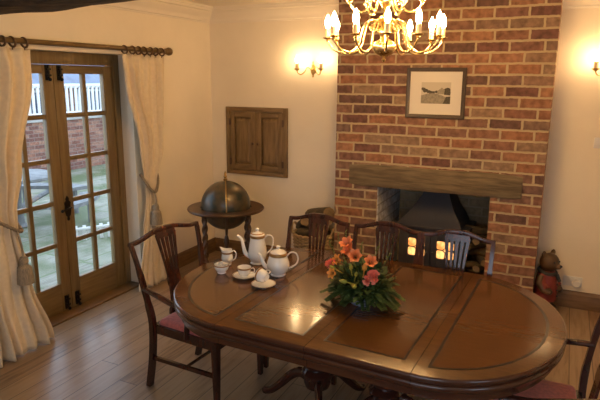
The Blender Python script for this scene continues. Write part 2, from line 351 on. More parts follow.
# chimney breast with a deep recess
CX0, CX1, CY = 1.5516, 3.3284, -0.285
OX0, OX1, OZ = 1.958, 2.936, 0.955
m = MB()
m.box(CX0, OX0, CY, 0.6, 0, OZ); m.box(OX1, CX1, CY, 0.6, 0, OZ)
m.box(CX0, CX1, CY, 0.0, OZ, H)
struct('wall_chimney', m, M['brick'], label='chimney breast of mottled red and brown brick')
m = MB(); m.box(OX0-0.05, OX1+0.05, 0.5, 0.6, 0, OZ+0.6); m.box(OX0-0.05, OX1+0.05, 0.0, 0.5, OZ+0.5, OZ+0.6)
m.box(OX0-0.15, OX0-0.001, 0.001, 0.5, OZ+0.001, OZ+0.5); m.box(OX1+0.001, OX1+0.15, 0.001, 0.5, OZ+0.001, OZ+0.5)
struct('wall_fireplace', m, M['soot'], label='sooty brown brick at the back of the fireplace recess')
m = MB(); m.box(OX0, OX0+.006, CY+.02, .5, .035, OZ+.001); struct('daylit_cheek', m, brick_mat('daylit_brick', 0.2551, 0.086, 0.1, 0.0, [(0.64, 0.66, 0.72), (0.54, 0.56, 0.62), (0.70, 0.72, 0.76)], (0.44, 0.44, 0.46)), label='thin brick slab with cool daylight painted into its colour, on the left cheek of the recess')  # added slab: cool daylight on the plain brick jamb, put into its pale colour
m = MB(); m.box(OX0+0.008, OX1-0.002, CY, 0.5, 0.0, 0.035, bev=0.004); struct('hearth_slab', m, mat('hearth_tile', (0.06, 0.04, 0.035), 0.6, var=0.3), label='dark hearth slab in the recess')
# cornices: stepped cove profile swept along the walls
CP = [(0, 0), (0.012, 0), (0.016, 0.012), (0.03, 0.016), (0.032, 0.035), (0.05, 0.055), (0.085, 0.085), (0.095, 0.105), (0.118, 0.11), (0.122, 0.13), (0.135, 0.132), (0.14, 0.15), (0, 0.15)]
def cornice(name, p0, p1, nrm, i0, i1):
    """profile offset outward by nrm; ends mitred by +-offset along the run"""
    p0 = Vector(p0); p1 = Vector(p1); d = (p1-p0).normalized(); nv = Vector(nrm)
    m = MB(); m.loft([[p0+nv*a+d*a*i0+Vector((0, 0, H-0.15+b)) for a, b in CP], [p1+nv*a+d*a*i1+Vector((0, 0, H-0.15+b)) for a, b in CP]])
    struct(name, m, M['cornice'], label='cream moulded plaster cornice')
cornice('trim_1', (0, D, 0), (0, 0, 0), (1, 0, 0), 0, -1)
cornice('trim_2', (0, 0, 0), (CX0, 0, 0), (0, -1, 0), 1, 0)
cornice('trim_3', (CX1, 0, 0), (W, 0, 0), (0, -1, 0), 0, 0)
# skirting boards
SP = [(0, 0), (0.02, 0), (0.02, 0.105), (0.016, 0.115), (0.017, 0.12), (0.009, 0.135), (0.008, 0.145), (0, 0.15)]
def skirt(name, p0, p1, nrm, i0=0, i1=0):
    p0 = Vector(p0); p1 = Vector(p1); d = (p1-p0).normalized(); nv = Vector(nrm)
    m = MB(); m.loft([[p0+nv*a+d*a*i0+Vector((0, 0, b)) for a, b in SP], [p1+nv*a+d*a*i1+Vector((0, 0, b)) for a, b in SP]])
    struct(name, m, M['skirt'], label='varnished pine skirting board')
skirt('baseboard_left', (0, DY1+0.0, 0), (0, 0, 0), (1, 0, 0), 0, -1)
skirt('baseboard_back', (0, 0, 0), (CX0, 0, 0), (0, -1, 0), 1, 0)
skirt('baseboard_right', (CX1, 0, 0), (W, 0, 0), (0, -1, 0))
skirt('baseboard_front', (0, D, 0), (0, DY0, 0), (1, 0, 0))
m = MB(); m.box(-0.19, 0.0, DY0, DY1, 0.0, 0.016, bev=0.003); struct('door_sill', m, M['skirt'], label='low timber threshold below the glazed doors')
# window of the right wall
wn = empty('window_1', (W, 0, 0), kind='structure')
m = MB()
for a, b in ((WY0, WY0+0.06), (WY1-0.06, WY1), ((WY0+WY1)/2-0.03, (WY0+WY1)/2+0.03)): m.box(0.1, 0.16, a, b, WZ0, WZ1, bev=0.004)
m.box(0.1, 0.16, WY0+.06, WY1-.06, WZ0, WZ0+0.06, bev=0.004); m.box(0.1, 0.16, WY0+.06, WY1-.06, WZ1-0.06, WZ1, bev=0.004)
m.build('window_frame', M['white'], wn)
m = MB(); m.box(0.125, 0.131, WY0+0.05, WY1-0.05, WZ0+0.05, WZ1-0.05); m.build('pane', M['glass'], wn)

wn = empty('window_2', (3.2, D-0.15, 0), kind='structure')
m = MB()
for a, b in ((-1.2, -1.14), (-.43, -.37), (.37, .43), (1.14, 1.2)): m.box(a, b, 0, .06, .85, 2.15, bev=.004)
m.box(-1.14, 1.14, 0, .06, .85, .91, bev=.004); m.box(-1.14, 1.14, 0, .06, 2.09, 2.15, bev=.004)
m.build('window_frame', M['white'], wn)
m = MB(); m.box(-1.17, 1.17, .027, .033, .88, 2.12); m.build('pane', M['glass'], wn)

# ------------------------------------------------------------ french doors
dr = empty('door_1', (-0.13, -1.915, 0), kind='structure', label='pair of pine glazed doors with black iron bolts')
m = MB()
hw = 0.70
m.box(-0.06, 0.0, -hw, -hw+0.075, 0, DZ, bev=0.004); m.box(-0.09, 0.0, hw-0.075, hw, 0, DZ, bev=0.004)
m.box(-0.06, 0.0, -hw+0.075, hw-0.075, DZ-0.095, DZ, bev=0.004)
m.box(-0.02, 0.012, -hw+0.06, -hw+0.078, 0, DZ-0.05, bev=0.003); m.box(-0.02, 0.012, hw-0.078, hw-0.06, 0, DZ-0.05, bev=0.003)
m.build('door_frame', M['pine'], dr)
def door_leaf(sgn):
    lf = empty('door_leaf', (0, 0, 0), parent=dr)
    Lw = hw-0.078
    def bx(mb, a, b, z0, z1, x0=-0.05, x1=-0.006, bev=0.004):
        y0, y1 = sorted((sgn*a, sgn*b)); mb.box(x0, x1, y0, y1, z0, z1, bev=bev)
    m = MB(); bx(m, 0.002, 0.098, 0.015, 1.992); bx(m, 0.515, Lw, 0.015, 1.992); m.build('stile', M['pine'], lf)
    m = MB(); bx(m, 0.098, 0.515, 1.925, 1.992); bx(m, 0.098, 0.515, 0.015, 0.255); 
    g0, g1 = 0.255, 1.925; ph = (g1-g0-4*0.036)/5
    for k in range(1, 5):
        z = g0+k*ph+(k-1)*0.036; bx(m, 0.098, 0.515, z, z+0.036, -0.045, -0.012)
    m.build('rail', M['pinex'], lf)
    m = MB(); bx(m, 0.288, 0.325, g0, g1, -0.045, -0.011); m.build('glazing_bar', M['pine'], lf)
    m = MB(); bx(m, 0.095, 0.518, g0-0.003, g1+0.003, -0.030, -0.026, bev=0); m.build('pane', M['glass'], lf)
    for z0, z1, nm in ((1.875, 1.99, 'bolt'), (0.03, 0.145, 'bolt')):
        m = MB(); y = sgn*0.055
        m.box(-0.006, 0.002, y-0.022, y+0.022, z0, z1, bev=0.002)
        m.tube([(0.010, y, z0+0.01), (0.010, y, z1)], 0.008)
        m.box(0.0, 0.020, y-0.018, y+0.018, z0+0.03, z0+0.045, bev=0.002); m.box(0.0, 0.020, y-0.018, y+0.018, z1-0.04, z1-0.025, bev=0.002)
        m.ball((0.022, y, z0+0.006), 0.014, 10)
        o = m.build(nm, M['iron'], lf); o['label'] = 'black iron bolt'
    return lf
LR = door_leaf(1); LL = door_leaf(-1)
# handle on the meeting stile of the right leaf
m = MB(); y = 0.03; zc = 0.86
pl = [(-.006, -.10), (.006, -.10), (.012, -.085), (.008, -.07), (.022, -.055), (.03, -.02), (.024, .02), (.03, .05), (.012, .065), (.016, .08), (.0, .105), (-.016, .08), (-.012, .065), (-.03, .05), (-.024, .02), (-.03, -.02), (-.022, -.055), (-.008, -.07), (-.012, -.085)]
m.prism(pl, lambda u, v, d: (d, y+u, zc+v), -0.006, 0.002)
m.tube(bez([(0.0, y, zc+.01), (0.035, y, zc+.012), (0.045, y-.02, zc+.012), (0.045, y-.09, zc+.0)]), 0.008)
m.ball((0.045, y-.095, zc), 0.013, 10)
o = m.build('door_handle', M['iron'], LR); o['label'] = 'black iron lever handle on a fleur backplate'

# ------------------------------------------------------------ outside the doors
m = MB(); m.box(-14, -0.19, -7, 14, -0.2, -0.08); struct('patio', m, M['patio'], label='mossy stone slab patio')
gw = empty('garden_wall', (-6.3, 4, -0.08), label='red brick garden wall with stone coping beyond the patio', cat='wall')
m = MB(); m.box(-0.15, 0.1, -9, 7, -0.02, 1.08); m.build('brickwork', M['yardbrick'], gw)
m = MB(); m.box(-0.18, 0.14, -9, 7, 1.08, 1.16, bev=0.01); m.build('coping', M['coping'], gw)
rl = empty('garden_railing', (-6.3, 4, 1.08), label='white painted railing standing on the garden wall', cat='railing')
m = MB(); m.box(-0.04, 0.03, -3.2, 3.2, 0.62, 0.68, bev=0.008); m.build('top_rail', M['white'], rl)
m = MB(); m.box(-0.03, 0.02, -3.2, 3.2, 0.05, 0.09, bev=0.006); m.build('bottom_rail', M['white'], rl)
b0 = None
for k in range(52):
    if b0 is None:
        m = MB(); m.box(-0.022, 0.012, -0.026, 0.026, 0.0, 0.63, bev=0.004); b0 = m.build('baluster', M['white'], rl); b0.location = (0, -3.12, 0)
    else:
        c = b0.copy(); C.objects.link(c); c.parent = rl; c.location = (0, -3.12+k*0.122, 0)
hs = empty('house', (-10.5, 6, -0.08), label='low brick house with a blue grey slate roof behind the railing', cat='building')
m = MB(); m.box(-3, 0, -9, 9, -0.02, 1.72); m.build('brick_wall', M['yardbrick'], hs)
m = MB(); m.loft([[(0.35, -9.2, 1.72), (-1.6, -9.2, 3.0), (-3.4, -9.2, 1.72)], [(0.35, 9.2, 1.72), (-1.6, 9.2, 3.0), (-3.4, 9.2, 1.72)]]); m.build('roof', M['slate'], hs)
m = MB(); m.box(0.28, 0.4, -9.2, 9.2, 1.66, 1.76, bev=0.01); m.build('gutter', M['white'], hs)
for yy in (-6.0, -4.1, -2.4, -0.9, 0.8, 2.6, 4.4):
    m = MB(); m.box(0, 0.05, yy-0.6, yy+0.6, 0.3, 1.62, bev=0.01); f = m.build('window', M['white'], hs)
    m = MB(); m.box(0.052, 0.06, yy-0.53, yy-0.03, 0.38, 1.54); m.box(0.052, 0.06, yy+0.03, yy+0.53, 0.38, 1.54); m.build('pane', M['dglass'], f)
# round picnic table
pt = empty('picnic_table', (-3.1, -0.1, -0.08), rz=R(20), label='round weathered picnic table with curved benches on the patio', cat='garden table')
m = MB(); m.lathe([(0.0, .66), (0.50, .66), (0.52, .67), (0.52, .70), (0.50, .71), (0.0, .71)], 36); m.build('tabletop', M['stone'], pt)
m = MB(); m.lathe([(.09, .012), (.14, .012), (.09, .05), (.07, .3), (.09, .6), (.2, .66)], 12); m.build('pedestal', M['stone'], pt)
bn = None
for k in range(4):
    if bn is None:
        m = MB(); n_ = 12; a0, a1 = R(-32), R(32)
        for z0, z1, r0, r1 in ((.36, .41, .80, 1.06),):
            lo = [(r, z) for r, z in ((r0, z0), (r1, z0), (r1, z1), (r0, z1))]
            m.loft([[(r*math.cos(a0+(a1-a0)*i/n_), r*math.sin(a0+(a1-a0)*i/n_), z) for r, z in lo] for i in range(n_+1)])
        for a in (-24, 24):
            ca, sa = math.cos(R(a)), math.sin(R(a)); m.tube([(.93*ca, .93*sa, .0), (.93*ca, .93*sa, .36)], .045, 8)
        m.tube([(.1, 0, .25), (.93, 0, .34)], .035, 6)
        bn = m.build('bench', M['stone'], pt)
    else:
        c = bn.copy(); C.objects.link(c); c.parent = pt; c.rotation_euler = (0, 0, R(90*k))
lf = empty('edging_fence', (-1.72, -0.05, -0.08), rz=R(58), label='very low white picket edging standing on the slabs near the doors', cat='fence')
m = MB(); m.box(-0.27, 0.27, -0.012, 0.012, 0.14, 0.17, bev=0.003); m.build('top_rail', M['white'], lf)
for k in range(6):
    m = MB(); m.box(-0.25+k*0.1-0.02, -0.25+k*0.1+0.02, 0.012, 0.03, 0.0, 0.19, bev=0.003); m.build('picket', M['white'], lf)

# ------------------------------------------------------------ ceiling beam
m = MB(); loops = []
N = 40
for i in range(N+1):
    x = 0.0+W*i/N
    wv = mnoise.noise(Vector((x*1.6, 0, 0)))*0.035
    yb = -2.43-0.09*smooth(0.3, 1.3, x)+wv; zb = 2.292+0.03*smooth(0.5, 1.6, x)+mnoise.noise(Vector((x*2.2, 5, 0)))*0.016
    sec = [(yb, zb+0.02), (yb+0.006, H+0.02), (yb-0.27, H+0.02), (yb-0.265, zb+0.05), (yb-0.24, zb+0.01), (yb-0.13, zb-0.004), (yb-0.025, zb)]
    loops.append([(x, a, b) for a, b in sec])
m.loft(loops); struct('ceiling_beam', m, M['beam'], label='dark rough hewn ceiling beam')

# ------------------------------------------------------------ curtain pole and curtains
PZ, PX = 2.135, 0.085
cp = empty('curtain_pole', (PX, -1.9, PZ), label='dark gold wooden curtain pole with ball ends above the doors', cat='curtain pole')
m = MB(); m.tube([(0, -1.15, 0), (0, 1.06, 0)], 0.019, 14); m.build('pole', M['pole'], cp)
for s_ in (1, -1):
    m = MB(); e = 1.06 if s_ > 0 else -1.15
    Mx = Matrix.Rotation(R(-90*s_), 4, 'X')
    m.lathe([(0.019, -0.01), (0.026, 0.0), (0.026, 0.01), (0.018, 0.016), (0.03, 0.026), (0.037, 0.045), (0.034, 0.066), (0.02, 0.08), (0.001, 0.084)], 16, (0, e, 0), Mx=Mx); m.build('finial', M['pole'], cp)
    m = MB(); yb = 0.985 if s_ > 0 else -1.09
    m.tube([(-0.085, yb, -0.004), (-0.02, yb, -0.004)], 0.012, 8); m.lathe([(0.03, 0), (0.03, 0.008), (0.015, 0.014)], 14, (-0.085, yb, -0.004), Mx=Matrix.Rotation(R(90), 4, 'Y')); m.tube([(0, yb-0.008, 0), (0, yb+0.008, 0)], 0.024, 14); m.build('bracket', M['pole'], cp)
def interp(tab, z):
    tab = sorted(tab)
    if z <= tab[0][0]: return tab[0][1:]
    for a, b in zip(tab, tab[1:]):
        if z <= b[0]:
            t = (z-a[0])/(b[0]-a[0]); t = t*t*(3-2*t); return tuple(p+(q-p)*t for p, q in zip(a[1:], b[1:]))
    return tab[-1][1:]
def curtain(tab, pleats, seed, label, tie_z, rope_pts, tas, nr, grp):
    """tab rows: z, y_a, y_b, x_mid, amplitude"""
    ym = sum(tab[0][1:3])/2
    root = empty('curtain', (PX, ym, 0), label=label, cat='curtain', group=grp)
    m = MB(); loops = []; zt = max(t[0] for t in tab); zb = min(t[0] for t in tab); NZ = 56; NS = pleats*10
    r0 = random.Random(seed); ph = [r0.uniform(-.5, .5) for _ in range(pleats+2)]
    for i in range(NZ+1):
        z = zt+(zb-zt)*i/NZ; ya, yb, xm, am = interp(tab, z); row = []
        for k in range(NS+1):
            u = k/NS; q = u*pleats
            uu = u+0.012*math.sin(2*PI*u*2+z*2.1+seed)*(0 if k in (0, NS) else 1)
            hd = smooth(zt-0.10, zt-0.02, z)
            fold = math.sin(2*PI*q+ph[int(q)]*0.6*(1-hd))
            a = am*(0.75+0.5*math.sin(q*1.7+seed+z*1.3))*(1-hd)+hd*0.016
            x = xm+a*fold+0.25*a*math.sin(4*PI*q+z*3)*(1-hd)
            wig = 0.02*math.sin(z*5+q*0.9)*(1-hd)*min(1, (yb-ya)/0.5)
            row.append((x-PX, ya+(yb-ya)*uu+wig*math.sin(PI*u)-ym, z+0.006*math.sin(2*PI*q)*hd))
        loops.append(row)
    m.loft(loops, closed=False, cap=False)
    o = m.build('cloth', M['curtain'], root, sharp=180)
    md = o.modifiers.new('thickness', 'SOLIDIFY'); md.thickness = 0.003; md.offset = 0
    pts = [Vector(p)-Vector((PX, ym, 0)) for p in rope_pts]
    m = MB(); bp_ = bez(pts, 14)
    for ph_ in (0, 2*PI/3, 4*PI/3):
        path = []
        for i, p in enumerate(bp_):
            t = (bp_[min(i+1, len(bp_)-1)]-bp_[max(i-1, 0)]).normalized(); a_ = t.cross(Vector((1, 0, 0.3))).normalized(); b_ = t.cross(a_)
            path.append(p+(a_*math.cos(i*0.8+ph_)+b_*math.sin(i*0.8+ph_))*0.007)
        m.tube(path, 0.007, 6)
    m.build('tieback', M['rope'], root)
    tp = Vector(tas)-Vector((PX, ym, 0))
    m = MB(); m.tube(bez([pts[len(pts)//2], (pts[len(pts)//2]+tp)/2+Vector((.012, 0, 0)), tp]), 0.008, 6)
    m.lathe([(0.008, 0.04), (0.024, 0.03), (0.032, 0.005), (0.026, -0.02), (0.034, -0.028), (0.046, -0.04), (0.054, -0.12), (0.056, -0.155), (0.0, -0.155)], 20, tuple(tp))
    m.build('tassel', M['tassel'], root)
    ya, yb = interp(tab, zt)[:2]
    for k in range(nr):
        y_ = ya+(yb-ya)*(k+0.5)/nr-ym+r0.uniform(-.012, .012)
        m = MB(); tl = r0.uniform(-.25, .25)
        m.tube([(0.031*math.cos(a), y_+0.031*math.sin(a)*math.sin(tl), PZ+0.031*math.sin(a)-0.010) for a in [2*PI*j/18 for j in range(18)]], 0.0075, 8, closed=True)
        m.tube([(0, y_, PZ-0.045), (0, y_, PZ-0.06)], 0.004, 6)
        m.build('curtain_ring', M['ringw'], root)
    return root
curtain([(2.085, -1.40, -0.86, .085, .016), (1.9, -1.385, -0.872, .09, .024), (1.28, -1.245, -0.93, .09, .022), (.93, -1.20, -1.055, .085, .012), (.86, -1.195, -1.05, .085, .012), (.55, -1.27, -1.01, .10, .020), (.012, -1.39, -0.99, .115, .026)], 6, 3,
        'cream curtain held by a rope tieback to the right of the doors', .9,
        [(0.02, -1.00, 1.10), (0.085, -1.025, 1.00), (0.125, -1.09, .91), (0.13, -1.135, .885), (0.12, -1.185, .93), (0.06, -1.235, 1.06)], (0.145, -1.145, .745), 7, 'cream curtains on the pole')
curtain([(2.085, -2.96, -2.285, .085, .016), (1.9, -2.96, -2.30, .10, .03), (1.3, -2.95, -2.46, .12, .034), (.98, -2.88, -2.535, .12, .020), (.88, -2.87, -2.54, .12, .020), (.5, -2.90, -2.50, .15, .03), (.012, -2.98, -2.375, .18, .04)], 6, 11,
        'cream curtain held by a rope tieback at the left edge of the doors', .95,
        [(0.02, -2.93, 1.12), (0.14, -2.84, 1.05), (0.18, -2.72, .97), (0.18, -2.60, .89), (0.12, -2.52, .87), (0.03, -2.53, .98)], (0.20, -2.585, .67), 8, 'cream curtains on the pole')

# ------------------------------------------------------------ lintel, picture, cupboard, plates
m = MB(); loops = []
for i in range(31):
    t = i/30; x = 1.692+(3.176-1.692)*t; n1 = mnoise.noise(Vector((x*3, 1, 0)))*0.006
    e = 0.012*(1-min(1, min(t, 1-t)*12))
    z0, z1 = 0.952+n1+e, 1.150+mnoise.noise(Vector((x*3, 7, 0)))*0.005-e; yf = CY-0.022+n1+e
    loops.append([(x-2.43, a, b) for a, b in ((yf+.006, z0), (CY+0.25, z0), (CY+0.25, z1), (yf+.006, z1), (yf, z1-.01), (yf, z0+.01))])
m.loft(loops); lt = m.build('mantel_beam', M['lintel'], loc=(2.43, 0, 0)); tag(lt, 'rough oak beam spanning the top of the fireplace opening', 'beam')
pic = empty('framed_picture', (2.435, CY, 1.79), label='small sepia landscape print in a dark frame on the chimney', cat='picture')
pw, phh = 0.246, 0.208
for nm, ins, wd, y0, y1, mm in (('frame', 0, .03, -0.022, 0, 'frame'), ('gilt_slip', .028, .007, -0.014, 0, 'pgold')):
    m = MB(); a, b = pw-ins, phh-ins
    sec = [(0, y1), (0, y0+.004), (.004, y0), (wd*.6, y0+.002), (wd, y0+.008), (wd, y1)]
    m.bm.free(); m = MB()
    rows = [[m.bm.verts.new((sx_*(a-o_), y_, sz*(b-o_))) for o_, y_ in sec] for sx_, sz in ((-1, -1), (1, -1), (1, 1), (-1, 1))]
    for i in range(4):
        p, q = rows[i], rows[(i+1) % 4]
        for k in range(len(sec)): m.bm.faces.new((p[k], p[(k+1) % len(sec)], q[(k+1) % len(sec)], q[k]))
    m.build(nm, M[mm], pic)
m = MB(); m.box(-pw+.03, pw-.03, -0.010, -0.004, -phh+.03, phh-.03); m.build('mount', M['mount'], pic)
m = MB()   # sepia print: paper, sky, trees, house, lawn
def P2(pts, d, mi): m.face([(u*0.122+.004, -0.0102-d, v*0.088+.002) for u, v in pts], mi)
P2([(-1, -1), (1, -1), (1, 1), (-1, 1)], .0002, 0)
def blob(cx, cz, r, d, mi, k=9):
    rr = random.Random(int(cx*100+cz*10)); P2([(cx+r*rr.uniform(.75, 1.2)*math.cos(2*PI*i/k), cz+1.1*r*rr.uniform(.75, 1.2)*math.sin(2*PI*i/k)) for i in range(k)], d, mi)
for i, (a, b, r) in enumerate([(-.85, .35, .16), (-.7, .2, .17), (-.5, .12, .16), (-.35, .05, .14), (-.15, .05, .12), (.05, .1, .12), (.75, .3, .2), (.9, .05, .12), (.5, .2, .14)]): blob(a, b, r, .0003+.00003*i, 1)
P2([(.1, -.1), (.6, -.1), (.65, .25), (.4, .5), (.1, .2)], .0007, 2); P2([(.55, -.15), (.98, -.2), (.98, .35), (.8, .5), (.6, .3)], .00075, 1)
P2([(-1, -1), (1, -1), (1, -.55), (.4, -.2), (-.1, -.02), (-.6, -.08), (-1, -.25)], .0008, 3)
P2([(.5, -1), (1, -1), (1, -.3), (.7, -.35)], .00085, 1)
m.build('print', [mat('print_sky', (.56, .50, .40), .8), mat('print_trees', (.10, .085, .06), .8, var=.5, vscale=90), mat('print_house', (.38, .33, .25), .8, var=.4, vscale=120), mat('print_lawn', (.33, .29, .22), .8, var=.3, vscale=60)], pic, smooth=False, recalc=False)
# wall cupboard
cb = empty('wall_cupboard', (0.557, 0, 1.257), label='small pine two door cupboard set into the wall', cat='cupboard')
cw, ch = 0.362, 0.353
m = MB(); fwid = 0.045
m.box(-cw, -cw+fwid, -0.03, 0, -ch, ch, bev=.004); m.build('frame_side', M['cup'], cb)
m = MB(); m.box(cw-fwid, cw, -0.03, 0, -ch, ch, bev=.004); m.build('frame_side', M['cup'], cb)
m = MB(); m.box(-cw+fwid, cw-fwid, -0.03, 0, -ch, -ch+fwid, bev=.004); m.build('frame_rail', M['cupx'], cb)
m = MB(); m.box(-cw+fwid, cw-fwid, -0.03, 0, ch-fwid, ch, bev=.004); m.build('frame_rail', M['cupx'], cb)
for s_ in (-1, 1):
    d_ = empty('door', (0, 0, 0), parent=cb)
    def bx(mb, a, b, z0, z1, y0, y1, bev=.003):
        p, q = sorted((s_*a, s_*b)); mb.box(p, q, y0, y1, z0, z1, bev=bev)
    iw, ih = cw-fwid-.003, ch-fwid-.003
    m = MB(); bx(m, .003, .06, -ih, ih, -.024, -.002); m.build('stile', M['cup'], d_); m = MB(); bx(m, iw-.055, iw, -ih, ih, -.024, -.002); m.build('stile', M['cup'], d_)
    m = MB(); bx(m, .06, iw-.055, -ih, -ih+.06, -.024, -.002); m.build('rail', M['cupx'], d_); m = MB(); bx(m, .06, iw-.055, ih-.06, ih, -.024, -.002); m.build('rail', M['cupx'], d_)
    m = MB(); p, q = sorted((s_*.06, s_*(iw-.055))); zz = ih-.06
    lo = [((p, q, zz), -.004), ((p+.006, q-.006, zz-.006), -.004), ((p+.034, q-.034, zz-.034), -.019), ((p+.036, q-.036, zz-.036), -.024)]
    m.loft([[(a, y_, -c_), (b, y_, -c_), (b, y_, c_), (a, y_, c_)] for (a, b, c_), y_ in lo]); m.build('panel', M['cup'], d_)
    m = MB(); m.lathe([(.005, 0), (.006, .012), (.013, .018), (.015, .026), (.008, .034), (.001, .035)], 14, (s_*.03, -.024, -.02), Mx=Matrix.Rotation(R(90), 4, 'X')); m.build('knob', M['ringw'], d_)
    for zz in (-.22, .2):
        m = MB(); bx(m, iw-.012, iw+.010, zz-.035, zz+.035, -.032, -.022, bev=.002); m.tube([(s_*iw, -.034, zz-.036), (s_*iw, -.034, zz+.036)], .004, 8); m.build('hinge', M['ringw'], d_)
# switch and socket
sw = empty('light_switch', (3.705, 0, 1.415), label='white light switch plate on the wall right of the chimney', cat='switch')
m = MB(); m.box(-.043, .043, -.009, 0, -.043, .043, bev=.003); m.build('plate', M['plastic'], sw)
m = MB(); m.box(-.008, .008, -.014, -.008, -.014, .014, bev=.001); m.build('rocker', M['plastic'], sw)
so = empty('wall_socket', (3.625, 0, 0.235), label='white double wall socket above the skirting beside the carved bear', cat='socket')
m = MB(); m.box(-.073, .073, -.009, 0, -.043, .043, bev=.003); m.build('plate', M['plastic'], so)
for s_ in (-1, 1):
    m = MB(); m.box(s_*.02-.006, s_*.02+.006, -.013, -.008, .012, .03, bev=.001); m.build('rocker', M['plastic'], so)
m = MB(); m.lathe([(.032, 0), (.034, .004), (.034, .03), (.028, .036), (.0, .037)], 20, (3.655, -.010, .225), Mx=Matrix.Rotation(R(90), 4, 'X')); o = m.build('plug', M['plastic']); tag(o, 'round white plug pushed into the right half of the double wall socket', 'plug')

# ------------------------------------------------------------ wood stove
sv = empty('wood_stove', (2.41, 0.02, 0.035), label='black cast iron stove with a tall tapered hood and two lit glass doors', cat='stove')
m = MB(); m.box(-.31, .31, .0, .40, .06, .52, bev=.008); m.box(-.34, .34, -.03, .43, .035, .065, bev=.006); m.box(-.34, .34, -.03, .42, .50, .525, bev=.006); m.build('body', M['stove'], sv)
m = MB()
hl = [(-.325, .27, -.03, .42, .525), (-.315, .265, -.025, .42, .55), (-.265, .235, -.01, .41, .61), (-.19, .18, .02, .38, .70), (-.115, .135, .04, .36, .82), (-.08, .115, .05, .34, .92), (-.075, .11, .05, .34, 1.30)]
m.loft([[(a, c, z), (b, c, z), (b, d, z), (a, d, z)] for a, b, c, d, z in hl]); m.build('hood', M['stove'], sv, sharp=60)
for s_ in (-1, 1):
    for yy in (.03, .37):
        m = MB(); m.tube([(s_*.27, yy, .05), (s_*.29, yy, .0)], [.03, .02], 8); m.build('leg', M['stove'], sv)
firemat = bpy.data.materials.new('fire_glow'); firemat.use_nodes = True
n = firemat.node_tree.nodes; L = firemat.node_tree.links; b = n['Principled BSDF']
t = n.new('ShaderNodeTexCoord'); nz = n.new('ShaderNodeTexNoise'); nz.inputs['Scale'].default_value = 14; nz.inputs['Detail'].default_value = 3; L.new(t.outputs['Object'], nz.inputs[0])
r = n.new('ShaderNodeValToRGB'); L.new(nz.outputs['Fac'], r.inputs[0]); r.color_ramp.elements[0].position = .35; r.color_ramp.elements[0].color = (.55, .14, .02, 1); r.color_ramp.elements[1].position = .62; r.color_ramp.elements[1].color = (1, .48, .15, 1)
L.new(r.outputs[0], b.inputs['Emission Color']); b.inputs['Emission Strength'].default_value = 1.7; b.inputs['Base Color'].default_value = (0.05, .02, .01, 1)
for s_, cx_ in ((-1, -.135), (1, .135)):
    d_ = empty('stove_door', (cx_, -.001, .31), parent=sv)
    m = MB(); hwid = .132; hh = .165; wx, wz = .080, .085; zc = .005
    m.box(-hwid, -wx, -.022, 0, -hh, hh, bev=.003); m.box(wx, hwid, -.022, 0, -hh, hh, bev=.003)
    m.box(-wx, wx, -.022, 0, zc+wz, hh, bev=.003); m.box(-wx, wx, -.022, 0, -hh, zc-wz, bev=.003)
    # tracery: four rounded lights around a small diamond
    m.box(-.0035, .0035, -.018, -.006, zc-wz, zc-.022); m.box(-.0035, .0035, -.018, -.006, zc+.022, zc+wz)
    m.box(-wx, -.022, -.018, -.006, zc-.0035, zc+.0035); m.box(.022, wx, -.018, -.006, zc-.0035, zc+.0035)
    ring = [(-.026, 0), (0, .026), (.026, 0), (0, -.026)]; inn = [(-.018, 0), (0, .018), (.018, 0), (0, -.018)]
    for i in range(4):
        p, q = ring[i], ring[(i+1) % 4]; u, v = inn[i], inn[(i+1) % 4]
        m.prism([p, q, v, u], lambda a_, b_, d: (a_, d, zc+b_), -.018, -.006)
    for a_ in (-1, 1):
        for c_ in (-1, 1):
            for ux, uz, sx_, sz_ in ((wx, wz, -1, -1), (.0035, wz, 1, -1), (wx, .0035, -1, 1)):
                cxx, czz = a_*ux, c_*uz; k_ = .016
                m.prism([(cxx, czz), (cxx+a_*sx_*k_, czz), (cxx+a_*sx_*k_*.3, czz+c_*sz_*k_*.3), (cxx, czz+c_*sz_*k_)], lambda u_, v_, d: (u_, d, zc+v_), -.018, -.006)
    m.build('door_frame', M['stove'], d_)
    m = MB(); m.box(-wx-.002, wx+.002, -.004, -.0015, zc-wz-.002, zc+wz+.002); o = m.build('glowing_glass', firemat, d_); o['label'] = 'stove glass glowing orange with the fire behind it'
    m = MB(); m.ball((-s_*.118, -.035, -.02), .012, 10); m.tube([(-s_*.118, -.02, -.02), (-s_*.118, -.035, -.02)], .005, 6); m.build('handle', M['stove'], d_)
# logs
def log(loc, ln, r, rot, label, group, split=False):
    m = MB(); n_ = 12; rr = random.Random(int(loc[0]*997+loc[2]*313+loc[1]*71))
    sh = [r*rr.uniform(.85, 1.1) for _ in range(n_)]
    if split:
        for k in range(n_//2, n_): sh[k] *= .55
    loops = []
    for j in range(6):
        z = -ln/2+ln*j/5
        loops.append([(sh[k]*math.cos(2*PI*k/n_)*(1+rr.uniform(-.04, .04)), sh[k]*math.sin(2*PI*k/n_)*(1+rr.uniform(-.04, .04)), z) for k in range(n_)])
    m.loft(loops); m.bm.faces.ensure_lookup_table()
    m.bm.faces[-1].material_index = 1; m.bm.faces[-2].material_index = 1
    o = m.build('firewood_log', [M['bark'], M['cut']]); o.location = loc; o.rotation_euler = rot
    return tag(o, label, 'log', group)
for i, (x, z) in enumerate([(2.805, .07), (2.88, .072), (2.84, .137), (2.80, .203), (2.882, .207), (2.84, .27), (2.80, .335), (2.883, .337), (2.842, .40), (2.80, .465), (2.88, .47), (2.842, .535)]):
    lv = i//3; nm_ = ('against the stove side', 'against the brick pier', 'in the middle of the row')[i % 3]
    log((x+(.006 if i % 3 == 0 else 0), .19, z), .32, .0335, (R(90), 0, i*.7), 'firewood log beside the stove, %s course, %s' % (('bottom', 'second', 'third', 'top')[lv], nm_), 'logs stacked right of the stove')
